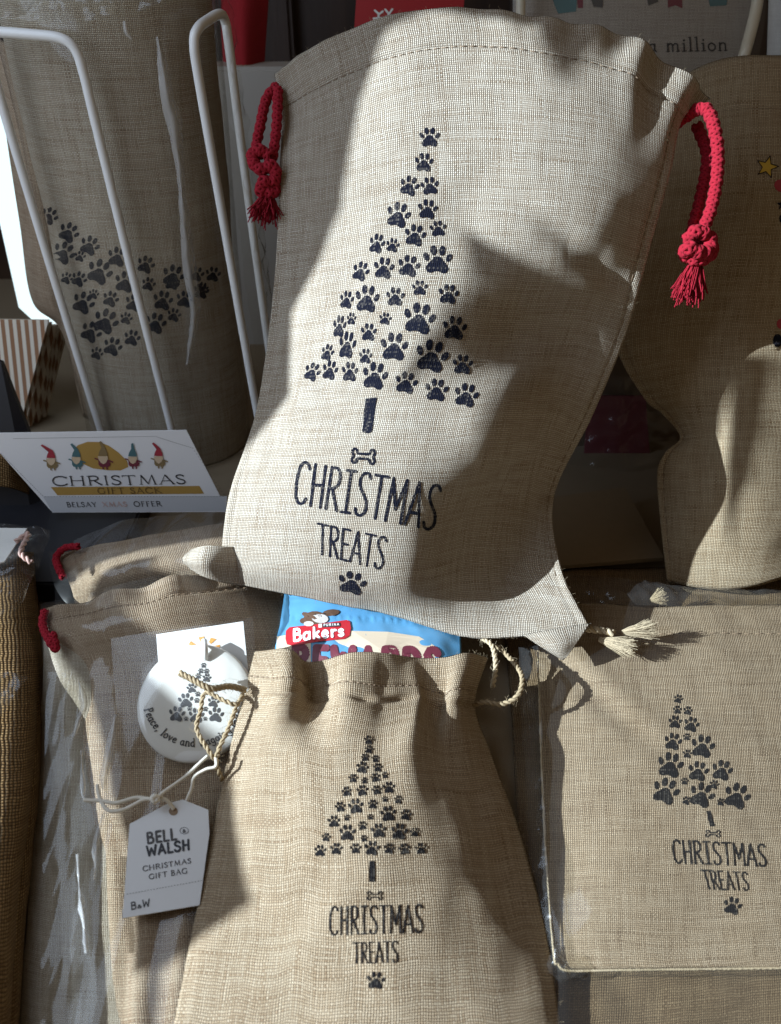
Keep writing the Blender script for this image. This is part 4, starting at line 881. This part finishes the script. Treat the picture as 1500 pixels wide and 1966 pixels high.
# ================================================================== WIRE RACK AND THE SACK IN IT
rk = thing('wire_rack', None, 'white coated wire rack with bent loops holding the upright wrapped sack', 'rack')
WR = .0036
tube('rack_rod', [at(-150,66,y=.655), at(-40,60,y=.655), at(60,66,y=.652), at(118,74,y=.650), at(146,98,y=.650), at(163,150,y=.650), at(182,230,y=.650), at(255,530,y=.650), at(330,826,y=.650), at(352,920,y=.650)], WR, M['wire'], rk, 160, 12)
tube('rack_rod', [at(-45,40,y=.665), at(-10,150,y=.665), at(20,255,y=.665), at(110,555,y=.665), at(192,822,y=.665), at(215,900,y=.665)], WR, M['wire'], rk, 90, 12)
tube('rack_rod', [at(508,860,y=.650), at(488,760,y=.650), at(430,430,y=.650), at(384,165,y=.650), at(373,85,y=.650), at(380,55,y=.655), at(400,38,y=.672), at(422,27,y=.69), at(432,40,y=.70), at(440,90,y=.70), at(470,330,y=.70), at(512,640,y=.70), at(540,830,y=.70)], WR, M['wire'], rk, 200, 12)
rs = thing('upright_sack', None, 'rolled linen sack with navy paw prints wrapped in clear film, standing in the wire rack', 'sack')
ctrl = []
for k, z in enumerate(np.linspace(0.0, .41, 7)):
    row = []
    for t in np.linspace(-118, 118, 11):
        a = R(t); rx = .082; cx = -.240 + .04 * z
        row.append(Vector((cx + rx * math.sin(a), .728 - .062 * math.cos(a), z)))
    ctrl.append(row)
ctrl = ctrl[::-1]
g = grid(ctrl, 150, 110); n = normals(g); g = g + n * (nz(g, 12, 3.0) * .0025)[..., None]
RSS = Surf(g, coons_back(g, lambda p: np.array((0, .02, 0)) * p)); RSS.build('sack_body', M['linen'], rs)
dc = Decal(RSS, lambda x, y: (x / 2.679, y / 2.679))
for x, y, s_, r_ in [(255,1110,96,30),(355,1195,112,30),(462,1262,108,25),(330,1300,124,30),(413,1318,60,15),(513,1397,140,25),(605,1320,110,15),(750,1360,98,20),(892,1418,124,18),(1010,1408,84,15),(1095,1410,84,10),(408,1435,86,25),(345,1430,66,25),(645,1450,118,15),(765,1460,76,15),(1040,1480,66,15)]: paw(dc, x, y, s_, r_)
dc.T = ZS
for x, y, s_, r_ in [(430,110,122,25),(484,65,56,15),(570,90,88,20),(690,110,98,15),(838,98,110,12),(950,92,94,12),(1035,50,86,12),(545,205,138,25),(650,190,68,15),(800,215,118,15),(895,172,76,15),(470,260,116,30),(680,290,90,15),(580,335,104,20),(500,370,70,20),(885,5,84,10)]: paw(dc, x, y, s_, r_)
dc.build('paw_print_pattern', M['ink'], rs)
ctrl2 = []
for k, z in enumerate(np.linspace(-.0, .44, 7)):
    row = []
    for t in np.linspace(-125, 125, 11):
        a = R(t); row.append(Vector((-.240 + .04 * z + .087 * math.sin(a), .728 - .067 * math.cos(a), z)))
    ctrl2.append(row)
film('clear_film', ctrl2[::-1], 130, 110, rs, M['film_stiff'], .0022, 22, 5.0)
film('film_side', [[at(405,10,y=.69), at(425,0,y=.70), at(440,0,y=.72)], [at(425,200,y=.685), at(455,200,y=.70), at(470,200,y=.72)], [at(455,420,y=.685), at(488,420,y=.70), at(500,420,y=.72)], [at(480,620,y=.685), at(515,620,y=.70), at(525,620,y=.72)], [at(495,760,y=.685), at(520,760,y=.70), at(540,760,y=.72)]], 90, 30, rs, M['film_hazy'], .006, 45, 7.0)
film('film_top', [[at(-30,-60,y=.70), at(100,-60,y=.70), at(220,-50,y=.70), at(330,-50,y=.70)], [at(-30,0,y=.665), at(90,0,y=.66), at(210,-10,y=.662), at(320,-15,y=.67)], [at(-30,40,y=.662), at(90,46,y=.655), at(200,36,y=.658), at(320,10,y=.665)]], 60, 90, rs, M['film_hazy'], .008, 40, 11.0)
def cyl(px, py, h=.006):
    d = ray(px, py).normalized(); hit_ = RSS.bvh.ray_cast(CAM, d)[0]; return hit_ - d * h
film('crease_glare', [[cyl(300,70), cyl(303,70,.010), cyl(307,72)], [cyl(306,160), cyl(318,158,.012), cyl(330,160)], [cyl(318,235), cyl(334,232,.012), cyl(350,235)], [cyl(338,320), cyl(345,320,.011), cyl(352,320)], [cyl(346,420), cyl(354,420,.011), cyl(363,420)], [cyl(352,520), cyl(364,520,.012), cyl(378,520)], [cyl(366,600), cyl(374,600,.011), cyl(384,600)], [cyl(356,700), cyl(360,700,.010), cyl(363,700)]], 120, 12, rs, M['film_glare'], .0014, 90, 31.0)  # pale streak on the roll, film sheen put into the colour
film('crease_glare', [[cyl(236,40), cyl(240,40,.010), cyl(244,40)], [cyl(238,60), cyl(243,60,.011), cyl(248,60)], [cyl(250,75), cyl(253,75,.010), cyl(256,75)]], 30, 8, rs, M['film_glare'], .001, 90, 33.0)

# neighbour sack at the far left, in its own film
ns_ = thing('shaded_sack', None, 'dark shaded linen sack standing at the far left behind the rack rods', 'sack')
g = grid([[at(-14,60,y=.74), at(20,90,y=.71), at(60,110,y=.71), at(110,90,y=.75)], [at(12,260,y=.74), at(40,270,y=.71), at(80,280,y=.71), at(130,280,y=.75)], [at(38,430,y=.74), at(66,435,y=.71), at(100,440,y=.71), at(150,440,y=.75)], [at(62,578,y=.74), at(84,580,y=.71), at(120,585,y=.71), at(170,585,y=.75)],
          [at(120,640,y=.74), at(135,645,y=.71), at(155,650,y=.71), at(190,650,y=.75)], [at(160,800,y=.74), at(170,805,y=.71), at(190,810,y=.71), at(220,810,y=.75)]], 70, 40)
Surf(g, coons_back(g, lambda p: np.array((0, .03, 0)) * p)).build('sack_body', M['linen_warm'], ns_)
wsx = slab('glowing_strip', [at(-40,120,y=.86), at(14,200,y=.86), at(90,590,y=.86), at(150,640,y=.86), at(62,614,y=.86), at(36,590,y=.86), at(0,430,y=.86), at(-40,330,y=.86)], (-.2, -.9, .3), .002, M['strip_glow'])  # bright white strip made to glow, no direct sun reaches it
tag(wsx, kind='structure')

# striped paper bags
for k in range(9):
    x0, y0 = -150 + k * 4, 612 - k * .8; yy = .80 - .009 * k
    yy = .80 - .005 * k; tlx, blx = -190, -230; trx = 130 - k * 5.2 + (k % 3) * 2.5; brx = 82 - k * 5.4 + (k % 2) * 5; tp = 628 - k * 2.2 + (k % 2) * 3
    P = [at(tlx, tp, y=yy), at(trx, tp + 4, y=yy), at(brx, 828 - k * 2, y=yy - .02), at(blx, 828, y=yy - .02)]
    nn = (P[1] - P[0]).cross(P[3] - P[0]).normalized(); nn = nn if nn.y < 0 else -nn
    o = mesh('paper_bag', P + [p - nn * .0028 for p in P], [(0, 1, 2, 3), (7, 6, 5, 4), (0, 4, 5, 1), (1, 5, 6, 2), (2, 6, 7, 3), (3, 7, 4, 0)], M['stripe'], None, None, False)
    o.data.materials.append(M['paper_edge'])
    for pg in list(o.data.polygons)[2:]: pg.material_index = 1
    ul = o.data.uv_layers.new(name='UVMap'); uvq = [(0, 0), (.30, 0), (.22, .2), (-.06, .2)]
    for lp in o.data.loops: ul.data[lp.index].uv = uvq[lp.vertex_index % 4]
    tag(o, '%s brown and white striped paper bag in the leaning bundle at left' % ['rearmost', 'second from rearmost', 'third from the back', 'fourth from the back', 'middle', 'fourth from the front', 'third from the front', 'second from foremost', 'foremost'][k], 'paper bag', 'striped paper bags in a bundle')

# black tray below the card and its contents
bt = thing('black_stand', None, 'black plastic display stand behind and under the price card at left', 'stand')
slab('stand_panel', [at(-140,640,y=.62), at(0,690,y=.62), at(125,1010,y=.585), at(90,1130,y=.55), at(-180,1130,y=.55)], (.2, -.8, .5), .012, M['black'], bt)
box('stand_foot', (-.30, .56, .012), (.14, .18, .022), M['black'], bt)
bb = thing('burlap_roll', None, 'coarse brown burlap roll standing behind the price card at the left edge', 'roll')
g = grid([[at(-160,880,y=.60), at(-60,870,y=.58), at(10,880,y=.575), at(46,905,y=.59)], [at(-160,930,y=.59), at(-60,930,y=.57), at(10,935,y=.565), at(58,950,y=.58)]], 20, 30)
Surf(g, coons_back(g, lambda p: np.array((0, .03, 0)) * p)).build('roll_body', M['burlap'], bb)

# burlap sack along the left edge, with packets on it
bl = thing('burlap_sack', None, 'coarse orange brown burlap sack lying along the lower left edge', 'sack')
def brow(py, xr, z): return [at(-260, py, z=.01), at(-140, py, z=z), at(-40, py, z=z + .006), at(xr - 25, py, z=z - .004), at(xr, py, z=.008)]
g = grid([brow(1060, 70, .05), brow(1250, 80, .05), brow(1450, 74, .045), brow(1700, 50, .04), brow(1966, 32, .035), brow(2140, 22, .03)], 150, 60)
n = normals(g); g = g + n * (nz(g, 14, 2.5) * .002)[..., None]
Surf(g, coons_back(g, lambda p: np.array((0, 0, -.02)) * p)).build('sack_body', M['burlap'], bl)
pk = thing('film_packet', None, 'clear film packet with a white card lying on the burlap at the left edge', 'packet')
film('clear_film', [rowz([(-160,1000,.075),(-40,1005,.08),(50,1010,.08),(98,1016,.07)]), rowz([(-160,1080,.07),(-40,1080,.075),(40,1090,.076),(86,1060,.066)]), rowz([(-160,1180,.066),(-50,1190,.068),(20,1170,.07),(62,1120,.064)]), rowz([(-160,1260,.06),(-80,1250,.062),(-10,1220,.064),(14,1190,.062)])], 60, 60, pk, M['film_hazy'], .004, 40, 8.0)
slab('card', [at(-150, 1012, z=.074), at(52, 1014, z=.074), at(8, 1078, z=.066), at(-150, 1120, z=.06)], (0, 0, 1), .001, M['card'], pk)
rope('ribbon', [at(30,1040,z=.074), at(55,1025,z=.076), at(40,1060,z=.074), at(60,1080,z=.07)], .002, M['pink'], pk, 60, 2, .01, 6)
pk2 = thing('film_sachet', None, 'small empty clear film sachet on the burlap below the larger packet', 'packet')
film('clear_film', [rowz([(-100,1290,.06),(0,1290,.062),(55,1300,.058)]), rowz([(-100,1340,.056),(-10,1335,.058),(30,1335,.056)]), rowz([(-100,1390,.053),(-20,1385,.055),(8,1370,.054)])], 40, 40, pk2, M['film_hazy'], .003, 40, 12.0)

# ================================================================== RIGHT SACK
RP = Plane(.485, .012, .755, .366)
rrows = [[(1270,165,0),(1380,116,.012),(1500,108,.02),(1640,112,.012),(1760,130,0)], [(1240,300,0),(1370,290,.022),(1500,285,.035),(1640,290,.02),(1740,300,0)], [(1215,480,0),(1350,475,.028),(1480,470,.044),(1610,475,.026),(1710,480,0)],
         [(1182,650,0),(1320,645,.028),(1450,640,.046),(1590,640,.028),(1690,650,0)], [(1236,762,-.004),(1330,755,.026),(1450,750,.046),(1580,750,.03),(1680,760,0)], [(1272,793,.0),(1340,792,.026),(1450,790,.046),(1575,790,.03),(1675,795,0)], [(1307,838,.010),(1350,830,.026),(1450,830,.046),(1570,830,.03),(1670,830,0)],
         [(1278,868,.006),(1345,866,.026),(1450,866,.046),(1570,866,.03),(1665,866,0)], [(1262,910,.000),(1340,900,.026),(1450,900,.046),(1570,900,.03),(1660,900,0)], [(1268,1000,.0),(1340,1000,.024),(1450,1000,.040),(1560,1000,.026),(1650,1000,0)], [(1281,1117,.002),(1350,1132,.012),(1430,1130,.018),(1530,1105,.014),(1640,1090,0)]]
g = grid([[RP.at(*p) for p in r] for r in rrows], 160, 110); n = normals(g); U, V_ = frac(160, 110)
g = g + n * ((nz(g, 15, 6.0) * .003 - .0012 * gau(V_, .06, .006) - .0014 * gau(U, .035, .006)) * np.clip(np.minimum(U, 1 - U) * 20, .1, 1))[..., None]
RSK = Surf(g, coons_back(g, lambda p: -np.array(RP.n) * .04 * p))
rsk = thing('starry_sack', None, 'filled linen sack with a small yellow star print, leaning at the right edge', 'sack')
RSK.build('sack_body', M['linen_gold'], rsk)
seamline(RSK, 'side_stitching', 4, .0004, M['seam'], rsk, .0004, axis='col', a=10, b=155)
seamline(RSK, 'hem_stitching', 9, .0003, M['seam'], rsk, .0004)
def star(cx, cy, r_, rot=-90): return [(cx + (r_ if k % 2 == 0 else r_ * .42) * math.cos(R(rot + 36 * k)), cy + (r_ if k % 2 == 0 else r_ * .42) * math.sin(R(rot + 36 * k))) for k in range(10)]
dc = Decal(RSK); dc.blob(star(1473, 321, 22, -75)); dc.build('star_print', M['yellow_ink'], rsk)
dc = Decal(RSK, off=.0005); q = star(1473, 321, 22, -75); dc.stroke(q + [q[0]], 1.6); dc.build('star_outline', M['ink'], rsk)
for nm_, q in (('small_star_print', star(1502, 393, 12)), ('dot_print', ell(1504, 420, 8, 10)), ('dot_print', ell(1493, 654, 9, 13))):
    dc = Decal(RSK); dc.blob(q); dc.build(nm_, M['ink'], rsk)
for q in (ell(1500, 357, 14, 12, .5), ell(1500, 622, 9, 10)):
    dc = Decal(RSK); dc.blob(q); dc.build('red_print', M['crimson'], rsk)

# ================================================================== THINGS AT THE BACK
hp = thing('hanging_pouch', None, 'pale linen pouch with dark lettering in a wire holder at the top right', 'pouch')
g = grid([[at(985,-120,y=.88), at(1200,-120,y=.872), at(1450,-120,y=.88)], [at(985,40,y=.86), at(1200,40,y=.85), at(1445,40,y=.86)], [at(990,190,y=.84), at(1200,190,y=.83), at(1420,190,y=.84)]], 60, 80)
HPS = Surf(g, coons_back(g, lambda p: np.array((0, .01, 0)) * p)); HPS.build('pouch_body', M['linen_pale'], hp)
Z7 = lambda x, y: (1000 + x / 3, y / 3)
dc = Decal(HPS, Z7, .0004); text(dc, 'in a million', LOW, ((590, 232), (1185, 222), (1190, 290), (590, 302)), 9, .12); dc.build('lettering', M['ink_flat'], hp)
for q in ([(165, -60), (330, -60), (318, 66), (216, 78), (195, 30)], [(1075, -30), (1195, -30), (1185, 30), (1090, 36)]):
    dc = Decal(HPS, Z7, .0004); dc.blob(q); dc.build('teal_print', M['teal'], hp)
for q in ([(385, -60), (480, -60), (472, 44), (420, 38)], [(720, -40), (800, -40), (790, 10), (735, 32)]):
    dc = Decal(HPS, Z7, .0004); dc.blob(q); dc.build('navy_print', M['ink_soft'], hp)
for q in ([(845, -40), (930, -40), (930, 48), (890, 30), (848, 44)], [(322, -40), (360, -40), (358, 46), (330, 46)]):
    dc = Decal(HPS, Z7, .0004); dc.blob(q); dc.build('brown_print', M['maroon'], hp)
tube('holder_wire', [at(1462,-80,y=.845), at(1455,0,y=.84), at(1442,60,y=.83), at(1425,120,y=.82), at(1405,190,y=.815)], .0052, M['wire_cream'], hp, 50, 10)
tube('holder_wire', [at(1003,-80,y=.845), at(1000,20,y=.84), at(1000,90,y=.83)], .0045, M['wire_cream'], hp, 30, 10)
film('clear_film', [[at(980,-120,y=.84), at(1200,-120,y=.835), at(1475,-120,y=.84)], [at(980,40,y=.83), at(1200,40,y=.82), at(1468,40,y=.825)], [at(985,190,y=.82), at(1200,190,y=.81), at(1440,190,y=.815)]], 50, 60, hp, M['film_stiff'], .003, 20, 14.0)
wp = thing('white_pouch', None, 'white linen pouch partly in view at the top right corner', 'pouch')
g = grid([[at(1478,-80,y=.84), at(1560,-80,y=.82), at(1700,-80,y=.86)], [at(1476,40,y=.83), at(1560,40,y=.81), at(1700,40,y=.85)], [at(1470,150,y=.82), at(1560,150,y=.80), at(1700,150,y=.84)]], 40, 40)
Surf(g, coons_back(g, lambda p: np.array((0, .03, 0)) * p)).build('pouch_body', M['cotton'], wp)
rst = thing('red_stocking', None, 'deep red felt stocking hanging behind the rack', 'stocking')
g = grid([[at(425,-60,y=1.02), at(465,-60,y=1.0), at(520,-60,y=1.02)], [at(425,60,y=1.02), at(465,60,y=.99), at(512,60,y=1.02)], [at(430,150,y=1.02), at(468,150,y=.985), at(506,150,y=1.02)], [at(440,205,y=1.02), at(470,215,y=.99), at(500,208,y=1.02)]], 40, 30)
RST = Surf(g, coons_back(g, lambda p: np.array((0, .04, 0)) * p)); RST.build('stocking_body', M['red_felt'], rst); seamline(RST, 'seam', 22, .0006, M['seam'], rst, .0006)
rpk = thing('red_packet', None, 'red paper packet with white antler marks behind the large sack', 'packet')
RPP = [at(680, 60, y=.92), at(688, -60, y=.93), at(895, -60, y=.93), at(888, 60, y=.92)]; slab('packet_body', RPP, (0, -1, .1), .02, M['red_paper'], rpk)
dc = Decal(PlaneSurf(RPP[0], (RPP[1] - RPP[0]).cross(RPP[3] - RPP[0])), Z3 if 0 else (lambda x, y: (460 + x / 2.78, y / 2.78)), .0006)
for q in ([(742, 105), (742, 72), (722, 55)], [(742, 78), (765, 60)], [(795, 100), (795, 70), (778, 50)], [(795, 78), (816, 48)], [(716, 98), (760, 96)], [(780, 90), (830, 82)]): dc.stroke(q, 11)
dc.build('antler_print', M['white_ink'], rpk)
tag(box('white_box', tuple(at(520, 420, y=1.0)), (.14, .05, .34), M['white_board'], None, (0, 0, 0), .004), 'plain white box behind the red cord, left of the large sack', 'box')
gp = thing('gap_packet', None, 'clear film packet with a dark red insert in the gap behind the large sack', 'packet')
film('clear_film', [[at(1100,740,y=.70), at(1180,720,y=.69), at(1290,750,y=.70)], [at(1100,820,y=.69), at(1190,820,y=.675), at(1300,830,y=.69)], [at(1080,940,y=.68), at(1190,940,y=.665), at(1300,930,y=.68)]], 40, 40, gp, M['film_hazy'], .006, 40, 41.0)
slab('insert', [at(1130,760,y=.71), at(1240,760,y=.71), at(1250,900,y=.70), at(1120,900,y=.70)], (0, -1, .1), .002, M['maroon'], gp)
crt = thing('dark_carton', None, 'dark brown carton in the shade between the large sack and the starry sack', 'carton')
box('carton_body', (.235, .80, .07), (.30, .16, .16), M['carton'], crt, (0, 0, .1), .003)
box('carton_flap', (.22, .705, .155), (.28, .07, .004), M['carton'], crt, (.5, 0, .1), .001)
cb = thing('cream_board', None, 'cream card board lying in the gap right of the large sack', 'board')
slab('board', [at(1020, 960, z=.02), at(1200, 935, z=.02), at(1275, 1070, z=.012), at(1030, 1090, z=.012)], (0, 0, 1), .004, M['carton_pale'], cb)

# ------------------------------------------------------------------ loose fibres standing off the cloth
def fibres(surf, parent, edges, n, mat, L=.004, r=.00006):
    g = surf.g; nn = normals(g); nr, nc = g.shape[:2]; V, F = [], []
    for k in range(n):
        e = random.choice(edges); t = random.random()
        i, j = {'t': (0, int(t * (nc - 1))), 'b': (nr - 1, int(t * (nc - 1))), 'l': (int(t * (nr - 1)), 0), 'r': (int(t * (nr - 1)), nc - 1), 'f': (random.randrange(nr), random.randrange(nc))}[e]
        p = Vector(g[i, j]); q = Vector(nn[i, j]); o = {'t': (0, .3, .8), 'b': (0, -.5, -.6), 'l': (-1, 0, .1), 'r': (1, 0, .1), 'f': (0, 0, 0)}[e]
        d_ = Vector(o) + q * random.uniform(.1, .7) + Vector((random.uniform(-.8, .8), random.uniform(-.5, .5), random.uniform(-.5, .5))); l = L * random.uniform(.4, 1.5)
        d2 = d_ + Vector((random.uniform(-1, 1), random.uniform(-.6, .6), random.uniform(-.8, .4)))
        add_tube(V, F, [p, p + d_.normalized() * l * .5, p + d_.normalized() * l * .5 + d2.normalized() * l * .5], r, 3, False)
    o = mesh('loose_fibres', V, F, mat, parent); o['kind'] = 'stuff'; return o
fibres(SKS, sk, 'tlrbfff', 260, M['jute'], .0022, .00005); fibres(SBS, sb, 'tlrff', 260, M['jute'], .0024, .00005); fibres(RPS, rp, 'tlb', 100, M['jute'], .002, .00005); fibres(LSS, ls, 'tl', 100, M['jute'], .002, .00005)

# ================================================================== WHAT SHADES THE STALL: added boards out of the picture to the left, cut to the wanted shadows
EA = Vector((-LD.y, LD.x, 0)).normalized(); EB = EA.cross(LD).normalized() * -1
EB = EB if EB.z > 0 else -EB
def lit_at(p, D):
    """the point D metres from p on its way to the lamp"""
    return p + (LPOS - p).normalized() * D
def on_plane(p, D):
    o = LT - LD * D; d = (LPOS - p).normalized(); t = (o - p).dot(LD) / d.dot(LD); return p + d * t
def panel(name, pts3, D, th, mat, parent=None):
    return slab(name, [on_plane(p, D) for p in pts3], LD, th, mat, parent)
def ab(p, D=1.1): q = on_plane(p, D) - LT; return (round(q.dot(EA), 3), round(q.dot(EB), 3))
def S_(px, py): return SKS.hit(px, py, 0)[0]
J = [S_(x, y) for x, y in ((800, 30), (742, 60), (690, 200), (655, 400), (612, 505), (560, 600), (500, 745))]
D1 = 1.05
def abp(a, b, D): return LT - LD * D + EA * a + EB * b
jq = [on_plane(p, D1) for p in J]
A_, B_ = [(q - (LT - LD * D1)).dot(EA) for q in jq], [(q - (LT - LD * D1)).dot(EB) for q in jq]
blocker = slab('sun_blocker', [abp(.9, B_[0] + .5, D1), abp(A_[0], B_[0] + .5, D1)] + jq + [abp(.045, -.03, D1), abp(.062, -.08, D1), abp(.062, B_[-1] - .5, D1), abp(.9, B_[-1] - .5, D1)], LD, .02, M['wood'])  # added unseen board, edge traced from the shadow on the big sack
tag(blocker, kind='structure')

for pl in (((1290, 60), (1750, 60), (1750, 322), (1480, 298), (1290, 300)), ((1406, 690), (1500, 690), (1488, 740), (1450, 920), (1404, 1060), (1394, 940), (1400, 780))):
    slab('blocker_board', [on_plane(RP.at(x, y, .02) if y < 110 else RSK.hit(x, y, 0)[0], D1) for x, y in pl], LD, .02, M['wood'], blocker)  # added pieces that keep sun off parts of the starry sack
slab('blocker_bar', [abp(.05, -.106, D1), abp(-.175, -.106, D1), abp(-.185, -.146, D1), abp(.05, -.146, D1)], LD, .02, M['wood'], blocker)  # added bar that shades the tag and left sack
for pl in (((888, 440), (1000, 502), (1100, 548), (1196, 594), (1150, 740), (1096, 850), (1066, 850), (1050, 810), (1022, 725), (960, 645), (907, 545)),):
    slab('blocker_board', [on_plane(S_(x, y), D1) for x, y in pl], LD, .02, M['wood'], blocker)  # added piece cut to the wedge shadow on the big sack

# ------------------------------------------------------------------ put every thing's origin at its base
bpy.context.view_layer.update()
def desc(o):
    for c in o.children:
        yield c
        yield from desc(c)
for o in [o for o in COL.objects if o.parent is None and o.type in ('EMPTY', 'MESH') and o.get('kind') != 'structure']:
    pts = []
    for q in [o, *desc(o)]:
        if q.type == 'MESH':
            mw = q.matrix_world; vs = np.empty(len(q.data.vertices) * 3); q.data.vertices.foreach_get('co', vs); vs = vs.reshape(-1, 3)
            lo, hi = vs.min(0), vs.max(0)
            pts += [mw @ Vector((x, y, z)) for x in (lo[0], hi[0]) for y in (lo[1], hi[1]) for z in (lo[2], hi[2])]
    if not pts or o.location.length > 1e-6: continue
    b = Vector(((min(p.x for p in pts) + max(p.x for p in pts)) / 2, (min(p.y for p in pts) + max(p.y for p in pts)) / 2, min(p.z for p in pts)))
    o.location = b
    if o.type == 'MESH':
        o.data.transform(__import__('mathutils').Matrix.Translation(-b))
    for c in o.children: c.location = c.location - b
